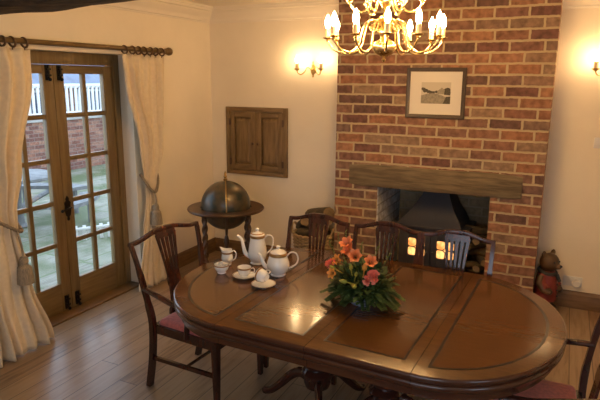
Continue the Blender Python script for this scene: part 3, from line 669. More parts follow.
# log basket
BX, BY = 1.325, -0.245
bk = empty('log_basket', (BX, BY, 0), label='round woven wicker log basket in the alcove left of the chimney', cat='basket')
m = MB()
for k in range(26):
    z = .02+k*.0158; rr_ = .165+.035*(k/25)
    m.tube([((rr_+.006*math.cos(12*2*PI*j/96+PI*(k % 2)))*math.cos(2*PI*j/96), (rr_+.006*math.cos(12*2*PI*j/96+PI*(k % 2)))*math.sin(2*PI*j/96), z) for j in range(96)], .0075, 5, closed=True)
m.build('weave', M['wicker'], bk)
m = MB(); m.lathe([(.0, .004), (.155, .004), (.162, .02), (.19, .42), (.185, .42), (.155, .03), (.0, .02)], 32); m.build('lining', mat('basket_lining', (.12, .08, .04), .9), bk)
m = MB(); m.tube([((.198+.004*math.sin(20*2*PI*j/120))*math.cos(2*PI*j/120), (.198)*math.sin(2*PI*j/120), .432+.004*math.cos(20*2*PI*j/120)) for j in range(120)], .014, 6, closed=True); m.build('rim', M['wicker'], bk)
for s_ in (-1, 1):
    m = MB(); m.tube(bez([(s_*.2, -.06, .42), (s_*.215, -.045, .49), (s_*.215, 0, .51), (s_*.215, .045, .49), (s_*.2, .06, .42)], 6), .011, 6); m.build('handle', M['wicker'], bk)
lg = [((BX-.125, BY+.0, .505), .20, .045, (R(60), R(20), R(30)), 'dark round log at the left rim of the wicker basket'),
      ((BX+.0, BY-.11, .455), .26, .042, (R(84), 0, R(72)), 'pale split log across the front of the wicker basket'),
      ((BX+.045, BY+.045, .59), .30, .082, (R(76), R(8), R(60)), 'thick bark covered log topmost in the wicker basket'),
      ((BX-.035, BY+.07, .455), .28, .050, (R(80), 0, R(-75)), 'bark covered log at the back of the wicker basket'),
      ((BX+.11, BY-.03, .46), .22, .038, (R(78), R(0), R(15)), 'thin dark log at the right rim of the wicker basket')]
for a in lg: log(*a, None)

# ------------------------------------------------------------ globe on stand
GZ = .79
gb = empty('floor_globe', (0.812, -1.01, 0), rz=R(-56), label='antique dark globe in a round wooden stand with barley twist legs', cat='globe')
m = MB(); m.lathe([(.222, GZ-.018), (.318, GZ-.018), (.324, GZ-.010), (.324, GZ-.002), (.318, GZ+.004), (.222, GZ+.004)], 64); 
m.bm.free(); m = MB()
pr_ = [(.225, GZ-.018), (.328, GZ-.018), (.334, GZ-.012), (.336, GZ-.004), (.330, GZ+.004), (.225, GZ+.004)]
rows = [[m.bm.verts.new((r_*math.cos(2*PI*i/64), r_*math.sin(2*PI*i/64), z_)) for r_, z_ in pr_] for i in range(64)]
for i in range(64):
    a, b_ = rows[i], rows[(i+1) % 64]
    for k in range(len(pr_)): m.bm.faces.new((a[k], a[(k+1) % len(pr_)], b_[(k+1) % len(pr_)], b_[k]))
m.build('horizon_ring', M['gwood'], gb)
m = MB(); m.ball((0, 0, GZ+.02), .216, 48); m.build('sphere', M['globe'], gb)
m = MB(); m.tube([(0.223*math.cos(a), 0, GZ+.02+0.223*math.sin(a)) for a in [2*PI*k/64 for k in range(64)]], .006, 6, closed=True, flat=1.0); m.build('meridian', M['brassd'], gb)
m = MB(); m.lathe([(.012, .215), (.020, .232), (.010, .24), (.017, .255), (.009, .268), (.013, .28), (.001, .305)], 14, (0, 0, GZ+.02)); m.build('finial', M['brassd'], gb)
lg0 = None
for k in range(4):
    a = R(45+90*k)
    if lg0 is None:
        m = MB(); loops = []; n_ = 16
        for i in range(111):
            z = i/110*(GZ-.02); tw = z*2*PI/.085
            blk = z < .03 or z > GZ-.05 or .16 < z < .24
            row = []
            for q in range(n_):
                th = 2*PI*q/n_
                if blk: rr_ = .022 if not z < .03 else .018
                else: rr_ = .017+.006*math.cos(2*(th)-tw*1.0)
                row.append((rr_*math.cos(th), rr_*math.sin(th), z))
            loops.append(row)
        m.loft(loops); lg0 = m.build('leg', M['gwood'], gb); lg0.location = (.265*math.cos(a), .265*math.sin(a), 0)
    else:
        c = lg0.copy(); C.objects.link(c); c.parent = gb; c.location = (.265*math.cos(a), .265*math.sin(a), 0)
m = MB()
for k in range(2):
    a = R(45+90*k); m.tube([(-.26*math.cos(a), -.26*math.sin(a), .2), (.26*math.cos(a), .26*math.sin(a), .2)], .017, 10)
m.build('stretcher', M['gwood'], gb)
m = MB(); m.lathe([(.0, .185), (.04, .19), (.035, .23), (.018, .25), (.03, .30), (.02, .34), (.012, .42), (.026, .47), (.016, .52), (.0, .56)], 16); m.lathe([(.05, .19), (.052, .2), (.05, .21)], 16)
m.tube([(.235*math.cos(a), 0, GZ-.01+.235*math.sin(a)) for a in [PI+PI*k/24 for k in range(25)]], .011, 8); m.build('cradle', M['gwood'], gb)

# ------------------------------------------------------------ dining chairs
def chair(name, label, group, arms=False, wb=.43, wt=.43, wf=.46, dp=.42, side=1):
    """local frame: faces +x, back at x=0, origin on the floor under the back"""
    t = empty(name, label=label, cat='chair', group=group)
    SZ = .43; top = .945
    for s_ in (-1, 1):
        y0, y1 = s_*wb/2, s_*wt/2
        m = MB(); pts = [(-.055, y0*.98, 0, .018), (-.012, y0, .22, .018), (0, y0, .43, .018), (-.01, y0+(y1-y0)*.35, .58, .015), (-.05, y0+(y1-y0)*.75, .80, .012), (-.088, y1, top, .010)]
        m.loft([[(x-r_*.9, y-r_, z), (x+r_*.9, y-r_, z), (x+r_*.9, y+r_, z), (x-r_*.9, y+r_, z)] for x, y, z, r_ in
                [(p.x, p.y, p.z, q) for p, q in zip(bez([(a, b, c) for a, b, c, d in pts], 4), [pts[min(i//4, 5)][3] for i in range(21)])]])
        m.build('back_post', M['mahog'], t)
        m = MB(); yf = s_*(wf/2-.02)
        m.loft([[(dp-.018-r_*0-r_, yf-r_, z), (dp-.018+r_, yf-r_, z), (dp-.018+r_, yf+r_, z), (dp-.018-r_, yf+r_, z)] for z, r_ in ((0, .013), (.2, .017), (SZ, .021))])
        m.build('leg', M['mahog'], t)
        m = MB(); m.loft([[(x, y_-.009, z-.012), (x, y_+.009, z-.012), (x, y_+.009, z+.012), (x, y_-.009, z+.012)] for x, y_, z in ((-.015, s_*wb/2, .205), (dp-.018, yf, .205))]); m.build('stretcher', M['mahog'], t)
    m = MB()
    ya, yf = wb/2, wf/2
    m.loft([[(-.0, -ya-.0, z), (dp, -yf, z), (dp, yf, z), (-.0, ya, z)] for z in (SZ-.06, SZ)] )
    bmesh.ops.bevel(m.bm, geom=list(m.bm.edges), offset=.004, segments=1, affect='EDGES'); m.build('seat_rail', M['mahog'], t)
    m = MB(); m.tube([(dp*.5, -wf/2+.025, .205), (dp*.5, wf/2-.025, .205)], .010, 8); m.build('stretcher', M['mahog'], t)
    m = MB(); loops = []
    for z, ins in ((SZ-.002, .014), (SZ+.012, .012), (SZ+.028, .02), (SZ+.036, .045), (SZ+.041, .09)):
        lo = []
        for (cx_, cy_) in ((0.02, -ya), (dp, -yf), (dp, yf), (0.02, ya)):
            sx_ = 1 if cx_ < .1 else -1; sy_ = 1 if cy_ < 0 else -1
            for k in range(5):
                pass
            lo.append((cx_, cy_, sx_, sy_))
        pts = []
        for i, (cx_, cy_, sx_, sy_) in enumerate(lo):
            c0 = Vector((cx_+sx_*(ins+.02), cy_+sy_*(ins+.02)))
            st = {0: 180, 1: 270, 2: 0, 3: 90}[i]
            for k in range(5):
                a = R(st+22.5*k); pts.append((c0.x+.02*math.cos(a), c0.y+.02*math.sin(a), z))
        loops.append(pts)
    m.loft(loops); m.build('seat', M['seat'], t, sharp=60)
    # crest rail: low ends, gentle hump in the middle
    m = MB(); loops = []; NN = 28
    def crest(u): return top-.010+.036*(math.cos(PI*min(1, max(0, abs(u)-.12)/.75))*.5+.5)
    for i in range(NN+1):
        u = -1+2*i/NN; y_ = u*(wt/2+.010); z = crest(u); x = -.088-.012*(1-u*u); hh = .013+.003*(1-abs(u))
        loops.append([(x-.011, y_, z-hh), (x+.011, y_, z-hh), (x+.013, y_, z), (x+.008, y_, z+hh*.8), (x-.008, y_, z+hh*.8), (x-.013, y_, z)])
    m.loft(loops); m.build('crest_rail', M['mahog'], t)
    # splat: fanned bars above a waist block, bars below
    m = MB()
    def xb(z): return -.008-.085*((z-.45)/(.5))**1.3 if z > .45 else -.008
    for k in range(5):
        q = (k-2)/2; w0 = .108*(wt/.43)**.5
        pts = [(xb(z), q*(.045+(w0/2+.012-.045)*((z-.66)/.27)**1.2 if z > .66 else q*.045/max(abs(q), 1) if 0 else .045)+0, z) for z in (.661, .70, .76, .82, .88, .935)]
        pts = [(x, q*(.045+(w0/2+.012-.045)*max(0, (z-.66)/.27)**1.2), z) for x, _, z in pts]
        m.loft([[(x-.006, y_-wd, z), (x+.006, y_-wd, z), (x+.006, y_+wd, z), (x-.006, y_+wd, z)] for (x, y_, z), wd in zip(pts, (.006, .006, .0065, .0075, .0095, .012))])
        m.loft([[(xb(z)-.006, q*yy-.005, z), (xb(z)+.006, q*yy-.005, z), (xb(z)+.006, q*yy+.005, z), (xb(z)-.006, q*yy+.005, z)] for z, yy in ((.47, .055), (.54, .045), (.62, .042))])
    m.loft([[(xb(z)-.008, -h_, z), (xb(z)+.008, -h_, z), (xb(z)+.008, h_, z), (xb(z)-.008, h_, z)] for z, h_ in ((.605, .048), (.62, .054), (.655, .054), (.67, .05))])
    m.loft([[(xb(z)-.009, -h_, z), (xb(z)+.009, -h_, z), (xb(z)+.009, h_, z), (xb(z)-.009, h_, z)] for z, h_ in ((.43, .075), (.46, .072), (.475, .062))])
    wt_ = w0/2+.020
    m.loft([[(xb(z)-.006, -h_, z), (xb(z)+.006, -h_, z), (xb(z)+.006, h_, z), (xb(z)-.006, h_, z)] for z, h_ in ((.915, wt_-.006), (.935, wt_), (.955, wt_))])
    m.build('splat', M['mahog'], t)
    if arms:
        for s_ in (-1, 1):
            ya = s_*(wb/2+(wt-wb)*.25)
            m = MB(); pa = bez([(-.03, ya, .665), (.10, ya+s_*.02, .648), (.24, ya+s_*.03, .622), (.33, ya+s_*.02, .612), (.365, ya+s_*.012, .602)], 5)
            m.tube(pa, [.015]*(len(pa)-4)+[.018, .020, .018, .012], 10, flat=1.25); m.build('arm', M['mahog'], t)
            m = MB(); ps = bez([(.27, s_*(wb/2+.008), .40), (.285, s_*(wb/2+.012), .50), (.32, ya+s_*.03, .55), (.315, ya+s_*.02, .605)], 5)
            m.tube(ps, [.017]*6+[.014]*(len(ps)-6), 8); m.build('arm_support', M['mahog'], t)
    return t
sc0 = chair('dining_chair', 'mahogany chair with pierced back in front of the log basket', 'chairs pushed in along the fireplace side', wb=.41, wt=.43, wf=.40, dp=.375)
sc0.location = (1.957, -1.685, 0); sc0.rotation_euler = (0, 0, R(-90))
c1 = copy_tree(sc0); c1.location = (2.449, -1.685, 0); c1['label'] = 'mahogany chair between two others, its back behind the orange flowers'
c2 = copy_tree(sc0); c2.location = (2.903, -1.685, 0); c2.rotation_euler = (0, 0, R(-90)); c2['label'] = 'mahogany chair in front of the right stove door and the brick pier'
ca = chair('armchair', 'mahogany armchair with red seat at the table end nearest the glazed doors', 'armchairs at the table ends', arms=True, wb=.48, wt=.60, wf=.50, dp=.49)
ca.location = (1.300, -2.335, 0); ca.rotation_euler = (0, 0, R(-4))
cc = copy_tree(ca); cc.location = (3.655, -2.49, 0); cc.rotation_euler = (0, 0, R(183)); cc['label'] = 'mahogany armchair with a red seat mostly cut off at the right end of the table'

# ------------------------------------------------------------ dining table
TX, TY, TH = 2.532, -2.36, .76
B_, LW = .668, .475
AE = {-1: .58, 1: .54}
tb = empty('dining_table', (TX, TY, 0), rz=R(-2.0), label='long oval mahogany extending dining table on two pedestals', cat='table')
PROF = [(.010, 0), (.003, -.003), (0, -.010), (0, -.020), (.006, -.026), (.015, -.029), (.015, -.034), (.007, -.037), (.003, -.046), (.005, -.058), (.018, -.068), (.030, -.072), (.034, -.076), (.034, -.112), (.045, -.115)]
def outline(kind, dlt, s_=1):
    if kind == 'end':
        n_ = 40; pts = [(s_*(LW+.0012+(AE[s_]-dlt)*math.sin(PI*i/n_)), (B_-dlt)*math.cos(PI*i/n_)) for i in range(n_+1)]
        return pts
    a, b_ = (0.0012, LW-.0012) if s_ > 0 else (-LW+.0012, -.0012)
    return [(a, B_-dlt), (b_, B_-dlt), (b_, -B_+dlt), (a, -B_+dlt)]
def section(kind, s_, nm):
    m = MB(); m.loft([[(x, y, TH+z) for x, y in outline(kind, d, s_)] for d, z in PROF[::-1]])
    m.bm.faces.ensure_lookup_table()
    for f in m.bm.faces:
        f.material_index = 0 if (f.normal.z > .9 or f.calc_center_median().z > TH-.001) else 1
    o = m.build(nm, [M['band'], M['edge']], tb, sharp=50)
    # figured field and dark inlay line
    if kind == 'end':
        n_ = 40; g = .085
        def ins(dl, sd): return [(s_*(LW+sd+(AE[s_]-g-dl-sd*0)*math.sin(PI*i/n_)*1.0), (B_-g-dl)*math.cos(PI*i/n_)) for i in range(n_+1)]
        x0 = .055
        def shape(e):
            pts = [(s_*(LW+(AE[s_]-g-e)*math.sin(th)), (B_-g-e)*math.cos(th)) for th in [PI*i/60 for i in range(61)]]
            pts = [p for p in pts if abs(p[0]) > LW+x0+e]
            yv = (B_-g-e)*math.sqrt(max(0, 1-((x0+e)/(AE[s_]-g-e))**2)); xs = s_*(LW+x0+e)
            return resample([(xs, yv)]+pts+[(xs, -yv)], 60)+[(xs, -yv+2*yv*k/20) for k in range(1, 20)]
    else:
        x0 = .055; y0 = .10; a, b_ = (x0, LW-x0) if s_ > 0 else (-LW+x0, -x0)
        def shape(e): return [(a+e, B_-y0-e), (b_-e, B_-y0-e), (b_-e, -B_+y0+e), (a+e, -B_+y0+e)]
    m = MB(); m.face([(x, y, TH+.0005) for x, y in shape(.001)]); m.build('veneer_panel', M['field'], o, smooth=False)
    for f in o.children[0].data.polygons: pass
    m = MB(); wl = .007 if kind == 'end' else .0055; p, q = shape(-wl), shape(wl); k_ = len(p)
    vp = [m.bm.verts.new((x, y, TH+.0009)) for x, y in p]; vq = [m.bm.verts.new((x, y, TH+.0009)) for x, y in q]
    for i in range(k_): m.bm.faces.new((vp[i], vp[(i+1) % k_], vq[(i+1) % k_], vq[i]))
    m.build('inlay_line', M['line'], o, smooth=False)
def resample(pts, n_):
    d = [0]
    for a, b_ in zip(pts, pts[1:]): d.append(d[-1]+math.dist(a, b_))
    out = []; j = 0
    for i in range(n_):
        t_ = d[-1]*i/(n_-1)
        while j < len(d)-2 and d[j+1] < t_: j += 1
        u = (t_-d[j])/max(1e-9, d[j+1]-d[j]); out.append(tuple(p+(q-p)*u for p, q in zip(pts[j], pts[j+1])))
    return out
section('end', -1, 'table_end'); section('leaf', -1, 'table_leaf'); section('leaf', 1, 'table_leaf'); section('end', 1, 'table_end')
m = MB(); m.box(-.80, .80, -.06, -.02, .60, .648); m.box(-.80, .80, .02, .06, .60, .648); m.box(-.62, -.56, -.40, .40, .61, .648); m.box(.56, .62, -.40, .40, .61, .648); m.build('runner', M['ped'], tb)
for px_, angs in ((-.245, (180, 62, -62)), (.168, (0, 118, -118))):
    pd = empty('pedestal', (px_, 0, 0), parent=tb)
    m = MB(); m.lathe([(.045, .15), (.07, .16), (.08, .19), (.075, .215), (.092, .228), (.095, .25), (.086, .262), (.07, .275), (.082, .292), (.07, .31), (.052, .325), (.05, .36), (.062, .42), (.065, .47), (.05, .54), (.042, .56), (.055, .57), (.055, .59), (.09, .60), (.09, .615), (.0, .615)], 28); m.box(-.13, .13, -.12, .12, .61, .648, bev=.004); m.build('column', M['ped'], pd)
    for a in angs:
        ca_, sa_ = math.cos(R(a)), math.sin(R(a))
        pp = bez([(.045, .20), (.12, .225), (.19, .175), (.26, .085), (.33, .035), (.375, .022)], 5)if 0 else None
        rz_ = [(.045, .195), (.11, .215), (.17, .185), (.24, .11), (.31, .045), (.365, .024)]
        path = bez([(r_*ca_, r_*sa_, z_) for r_, z_ in rz_], 5)
        nn = len(path); m = MB(); m.tube(path, [.034-.014*(i/(nn-1)) for i in range(nn-3)]+[.021, .023, .018], 10, flat=.75); m.build('leg', M['ped'], pd)
for nm in ('table_end', 'table_leaf'): pass

# ------------------------------------------------------------ tea service
def handle(m, pts, r=.005, mi=0): m.tube(bez(pts, 6), r, 8, mi=mi, flat=1.2)
GRP = None
def china(name, loc, rz, label, cat, group=None): return empty(name, (loc[0], loc[1], TH+.0009), rz, label, cat, group)
# coffee pot
t = china('coffee_pot', (1.775, -2.140), R(24), 'tall white china coffee pot with a gilt band and long spout', 'coffee pot')
m = MB(); m.lathe([(.0, .001), (.042, .001), (.046, .006), (.040, .014), (.050, .03), (.058, .055), (.058, .08), (.052, .12), (.046, .155), (.0455, .17)], 36)
m.build('body', M['china'], t)
m = MB(); m.lathe([(.046, .170), (.0475, .172), (.0485, .180), (.047, .186), (.0455, .186)], 36, cap=False); m.build('gilt_rim', M['gold'], t)
m = MB(); m.lathe([(.045, .186), (.046, .190), (.034, .200), (.014, .206), (.008, .210), (.007, .214), (.013, .220), (.012, .227), (.004, .232), (.0, .233)], 32); lid = m.build('lid', M['china'], t)
m = MB(); m.lathe([(.040, .1955), (.0415, .1965), (.036, .2005), (.035, .199)], 32, cap=False); m.build('gilt_line', M['gold'], lid)
m = MB(); ps = bez([(-.045, 0, .045), (-.075, 0, .065), (-.088, 0, .11), (-.098, 0, .155), (-.118, 0, .176), (-.128, 0, .178)], 5); m.tube(ps, [.017-.0105*(i/(len(ps)-1))**.7 for i in range(len(ps))], 12); m.build('spout', M['china'], t)
m = MB(); handle(m, [(.044, 0, .165), (.065, 0, .186), (.092, 0, .175), (.098, 0, .135), (.086, 0, .095), (.054, 0, .062)]); m.build('handle', M['china'], t)
# teapot
t = china('teapot', (1.988, -2.268), R(20), 'round white china teapot with a gilt band right of the coffee pot', 'teapot')
m = MB(); m.lathe([(.0, .001), (.044, .001), (.046, .006), (.041, .013), (.058, .03), (.067, .055), (.066, .08), (.056, .108), (.049, .122)], 36); m.build('body', M['china'], t)
m = MB(); m.lathe([(.051, .119), (.0535, .122), (.053, .132), (.050, .138), (.047, .138)], 36, cap=False); m.build('gilt_rim', M['gold'], t)
m = MB(); m.lathe([(.047, .138), (.048, .142), (.036, .152), (.015, .158), (.008, .162), (.008, .166), (.014, .172), (.012, .179), (.0, .183)], 32); m.build('lid', M['china'], t)
m = MB(); ps = bez([(-.052, 0, .04), (-.08, 0, .055), (-.095, 0, .085), (-.105, 0, .115), (-.120, 0, .130)], 5); m.tube(ps, [.018-.011*(i/(len(ps)-1))**.7 for i in range(len(ps))], 12); m.build('spout', M['china'], t)
m = MB(); handle(m, [(.050, 0, .118), (.075, 0, .142), (.105, 0, .138), (.118, 0, .105), (.105, 0, .07), (.064, 0, .045)]); m.build('handle', M['china'], t)
# creamer
t = china('cream_jug', (1.618, -2.246), R(15), 'small white china cream jug with gilt band behind the sugar bowl', 'jug')
m = MB(); n_ = 30
prj = [(.024, .001), (.027, .005), (.024, .010), (.033, .025), (.037, .045), (.033, .070), (.030, .085), (.032, .098)]
loops = []
for r_, z_ in prj+[(p[0]-.003, p[1]+.0) for p in prj[::-1][:-1]]:
    k_ = smooth(.07, .098, z_); row = []
    for i in range(n_):
        a = 2*PI*i/n_; sp = max(0, math.cos(a-PI))**6
        row.append(((r_+.016*sp*k_)*math.cos(a), (r_)*math.sin(a), z_+.016*sp*k_+.004*max(0, math.cos(a))*k_))
    loops.append(row)
m.loft(loops); m.build('body', M['china'], t)
m = MB(); m.lathe([(.0325, .074), (.0345, .075), (.0345, .084), (.0325, .085)], 30, cap=False); m.build('gilt_band', M['gold'], t)
m = MB(); handle(m, [(.031, 0, .088), (.046, 0, .094), (.058, 0, .075), (.052, 0, .045), (.034, 0, .03)], .004); m.build('handle', M['china'], t)
# sugar bowl with sugar lumps
t = china('sugar_bowl', (1.672, -2.392), 0, 'open white china sugar bowl filled with white lumps', 'bowl')
m = MB(); m.lathe([(.0, .001), (.025, .001), (.027, .006), (.024, .010), (.038, .025), (.043, .04), (.041, .052), (.043, .058), (.041, .058), (.039, .052), (.040, .040), (.03, .022), (.0, .018)], 32); m.build('body', M['china'], t)
m = MB(); m.lathe([(.0415, .046), (.0435, .047), (.043, .053), (.0415, .054)], 32, cap=False); m.build('gilt_band', M['gold'], t)
lump = None; rr2 = random.Random(5)
for k, (dx, dy, dz) in enumerate([(-.018, -.012, .046), (.016, -.014, .046), (.0, .018, .046), (-.02, .012, .050), (.02, .010, .049), (0, -.002, .064)]):
    if lump is None:
        m = MB(); m.box(-.010, .010, -.010, .010, -.008, .008, bev=.002); lump = m.build('sugar_lump', M['white']); tag(lump, 'white sugar lump heaped in the open china bowl', 'sugar lump', 'sugar lumps in the bowl'); c = lump
    else: c = lump.copy(); C.objects.link(c)
    c.location = (1.672+dx, -2.392+dy, TH+dz+.001); c.rotation_euler = (rr2.uniform(-.3, .3), rr2.uniform(-.3, .3), rr2.uniform(0, 3))
def saucer(loc, label):
    t = china('saucer', loc, 0, label, 'saucer', 'saucers of the tea service')
    m = MB(); m.lathe([(.0, .001), (.036, .001), (.038, .004), (.055, .009), (.068, .015), (.070, .016), (.069, .018), (.055, .012), (.038, .007), (.0, .006)], 40); m.build('dish', M['china'], t)
    m = MB(); m.lathe([(.0645, .0145), (.0698, .0165), (.0698, .0182), (.0650, .0165)], 40, cap=False); m.build('gilt_rim', M['gold'], t)
    return t
s1 = saucer((1.832, -2.395), 'white gilt rimmed saucer under the upright teacup'); s2 = saucer((2.000, -2.468), 'white gilt rimmed saucer under the tipped over teacup')
t = china('teacup', (1.830, -2.393), R(25), 'white china teacup standing upright on its saucer', 'cup', 'teacups of the tea service')
t.location.z += .0065
m = MB(); m.lathe([(.0, .0), (.020, .0), (.021, .004), (.020, .008), (.032, .016), (.037, .030), (.038, .048), (.040, .058), (.0385, .058), (.0365, .048), (.035, .030), (.028, .016), (.0, .012)], 32); m.build('body', M['china'], t)
m = MB(); m.lathe([(.0385, .046), (.0392, .0465), (.0402, .055), (.0392, .0555)], 32, cap=False); m.build('gilt_band', M['gold'], t)
m = MB(); handle(m, [(.037, 0, .048), (.054, 0, .050), (.060, 0, .035), (.050, 0, .020), (.034, 0, .018)], .0035); m.build('handle', M['china'], t)
t2 = copy_tree(t); t2['label'] = 'white china teacup lying on its side on a saucer'
t2.rotation_euler = (R(0), R(-84), R(-12)); t2.location = (2.022, -2.468, TH+.054)
for ch in t2.children:
    if ch.name.startswith('handle'): ch.rotation_euler = (0, 0, R(75))

# ------------------------------------------------------------ flower arrangement
FX, FY = 2.572, -2.44
fl = empty('flower_arrangement', (FX, FY, TH+.0009), label='low table arrangement of orange lilies, coral carnations and green leaves in a bowl', cat='flowers')
m = MB(); m.lathe([(.0, .0), (.06, .0), (.065, .006), (.10, .03), (.12, .06), (.12, .066), (.115, .066), (.09, .035), (.0, .03)], 32); o = m.build('bowl', mat('blue_white_bowl', (.30, .33, .42), .3), fl)
UP = Vector((.016, 0, .056))
def leafmesh(m, base, d, ln, wd, curl, mi):
    d = Vector(d).normalized(); sd = d.cross(Vector((0, 0, 1)))
    if sd.length < .05: sd = Vector((1, 0, 0))
    sd.normalize(); nn_ = sd.cross(d); base = Vector(base); prev = None
    K = 5
    for i in range(K+1):
        u = i/K; p = base+d*ln*u-Vector((0, 0, 1))*curl*ln*u*u; w_ = wd*math.sin(PI*min(.97, u*.9+.08))**.8 if i < K else .0004
        row = [m.bm.verts.new(p-sd*w_+nn_*w_*.25), m.bm.verts.new(p), m.bm.verts.new(p+sd*w_+nn_*w_*.25)]
        if prev:
            for a in (0, 1):
                f = m.bm.faces.new((prev[a], prev[a+1], row[a+1], row[a])); f.material_index = mi
        prev = row
rf = random.Random(21)
m = MB()
for i in range(950):
    a = rf.uniform(0, 2*PI); el = math.asin(min(1, rf.uniform(-.02, .98))); ln = rf.uniform(.028, .058)
    c_ = rf.uniform(.45, 1.0); lx = .165 if math.cos(a) < 0 else .165
    p = Vector((lx*math.cos(a)*math.cos(el)*c_, .15*math.sin(a)*math.cos(el)*c_, .045+.18*math.sin(el)*c_))
    d = Vector((math.cos(a)*math.cos(el), math.sin(a)*math.cos(el), math.sin(el)*.9+.05))+Vector([rf.uniform(-.45, .45) for _ in range(3)])
    if p.z < .03: p.z = .03
    if d.z < -.2: d.z = -.1
    leafmesh(m, p-d.normalized()*.01, d, ln, ln*rf.uniform(.18, .34), rf.uniform(.05, .35) if p.z > .07 else 0.05, 0 if rf.random() < .8 else 1)
# trailing fronds over the table edge of the bowl
for (a, rr_) in ((-2.9, .15), (-.25, .15), (-1.2, .15), (-.75, .15), (-2.3, .15), (2.8, .15), (.2, .15), (-1.8, .13), (-.5, .18)):
    for k in range(14):
        u = k/13; q = Vector((math.cos(a)*(.08+rr_*u*.85), math.sin(a)*(.07+rr_*u*.75), .095-.06*u))
        for s_ in (-1, 1):
            leafmesh(m, q, (math.cos(a+s_*.9), math.sin(a+s_*.9), .12), .036*(1.25-u*.6), .012, .1, 0 if k % 3 else 1)
fo = m.build('foliage', [M['leaf'], M['leaf2']], fl, smooth=True, sharp=180, recalc=False); fo['kind'] = 'stuff'
def lily(p, d, mm, s=1.0, opn=.6, n_=6):
    p = Vector(p)+UP; d = Vector(d).normalized(); u = d.orthogonal().normalized(); v = d.cross(u); m = MB()
    m.tube([Vector(p)-d*.07, Vector(p)], .003, 6, mi=1)
    for k in range(n_):
        a = 2*PI*k/n_+.3; rd = u*math.cos(a)+v*math.sin(a); tn = d.cross(rd); prev = None
        for i in range(7):
            t_ = i/6; c = Vector(p)+d*(.050*s*math.sin(t_*1.45))+rd*(.004+.042*s*opn*t_**1.5)-d*.010*max(0, t_-.75)*4*opn
            wd_ = (.0135*s*math.sin(PI*min(.96, .12+t_*.86))**.8 if i < 6 else .0006)
            row = [m.bm.verts.new(c-tn*wd_+rd*.003), m.bm.verts.new(c), m.bm.verts.new(c+tn*wd_+rd*.003)]
            if prev:
                for q in (0, 1): m.bm.faces.new((prev[q], prev[q+1], row[q+1], row[q]))
            prev = row
    for k in range(4):
        a = k*1.6; m.tube([Vector(p), Vector(p)+d*.035*s+(u*math.cos(a)+v*math.sin(a))*.008], .0012, 4, mi=2)
    return m.build('lily', [mm, M['leaf'], M['stamen']], fl, sharp=180, recalc=False)
# (x, z) offsets read off the photo, all towards the camera side
lily((-.072, -.045, .235), (-.25, -.5, .8), M['lily'], 1.35); lily((-.03, -.075, .205), (.15, -.8, .5), M['lily'], 1.25)
lily((-.078, -.02, .20), (-.5, -.4, .6), M['lily'], 1.05); lily((.035, -.06, .175), (.35, -.6, .6), M['lily'], 1.15, .6)
lily((-.125, -.05, .165), (-.4, -.7, .5), M['apricot'], .8, .8)
lily((-.13, -.10, .115), (-.3, -.9, .3), M['apricot'], .8, .7)
def carnation(p, d, s=1.0):
    p = Vector(p)+UP*1.3; m = MB(); d = Vector(d).normalized(); u = d.orthogonal().normalized(); v = d.cross(u); rr_ = random.Random(int(p[0]*1000)+9)
    m.tube([Vector(p)-d*.05, Vector(p)], [.003, .007], 6, mi=1)
    for k in range(34):
        a = rr_.uniform(0, 2*PI); q = rr_.uniform(.1, 1); rd = u*math.cos(a)+v*math.sin(a); dd_ = (d*(1.1-q)+rd*q).normalized(); tn = dd_.cross(rd)
        if tn.length < .01: tn = u
        tn.normalize(); e = Vector(p)+dd_*.028*s; w_ = .009*s; z_ = rd.cross(tn)*.003
        vs = [m.bm.verts.new(Vector(p)), m.bm.verts.new(e-tn*w_), m.bm.verts.new(e+dd_*.004-tn*w_*.3+z_), m.bm.verts.new(e+dd_*.001+tn*w_*.3-z_), m.bm.verts.new(e+tn*w_)]
        m.bm.faces.new(vs)
    m.build('carnation', [M['coral'], M['leaf']], fl, sharp=180, recalc=False)
carnation((.078, -.135, .125), (.3, -.9, .4), 1.25); carnation((.055, -.145, .108), (.1, -.95, .2), .9); carnation((-.165, -.07, .135), (-.5, -.7, .4), 1.0); carnation((-.185, -.05, .125), (-.7, -.5, .3), .8)
for p, d, s_, mm in (((-.045, -.10, .15), (.0, -.4, .9), 1, 'bud'), ((-.015, -.115, .125), (.3, -.5, .7), 1, 'bud'), ((-.05, -.14, .095), (-.6, -.6, .3), 1.2, 'bud'), ((-.015, -.15, .085), (.5, -.7, .2), 1.2, 'bud'), ((.02, -.09, .15), (.2, -.3, .9), 1.3, 'apricot'), ((-.13, -.10, .14), (-.5, -.5, .5), 1, 'bud')):
    m = MB(); d = Vector(d).normalized(); q = Vector(p)+UP; m.tube([q-d*.05, q, q+d*.008*s_, q+d*.022*s_, q+d*.034*s_, q+d*.040*s_], [.0025, .004, .009*s_, .0095*s_, .005*s_, .001], 8); m.build('bud', M[mm], fl)
for x, y, h_, lean in ((-.10, .03, .36, -.1), (-.165, .0, .30, -.22), (-.035, .05, .30, .05), (.10, .02, .27, .25), (-.145, .05, .33, -.15), (.045, .05, .29, .12)):
    m = MB(); p0 = Vector((x*.5, y*.5, .08)); p1 = Vector((x+lean*.12, y, h_)); m.tube([p0, (p0+p1)/2+Vector((0, 0, .01)), p1], .0018, 5)
    for k in range(12):
        q = p0.lerp(p1, .45+.55*k/11); a = k*2.4; leafmesh(m, q, (math.cos(a), math.sin(a), .7), .016, .0045, 0, 0)
    m.build('sprig', M['leaf2'], fl, sharp=180, recalc=False)

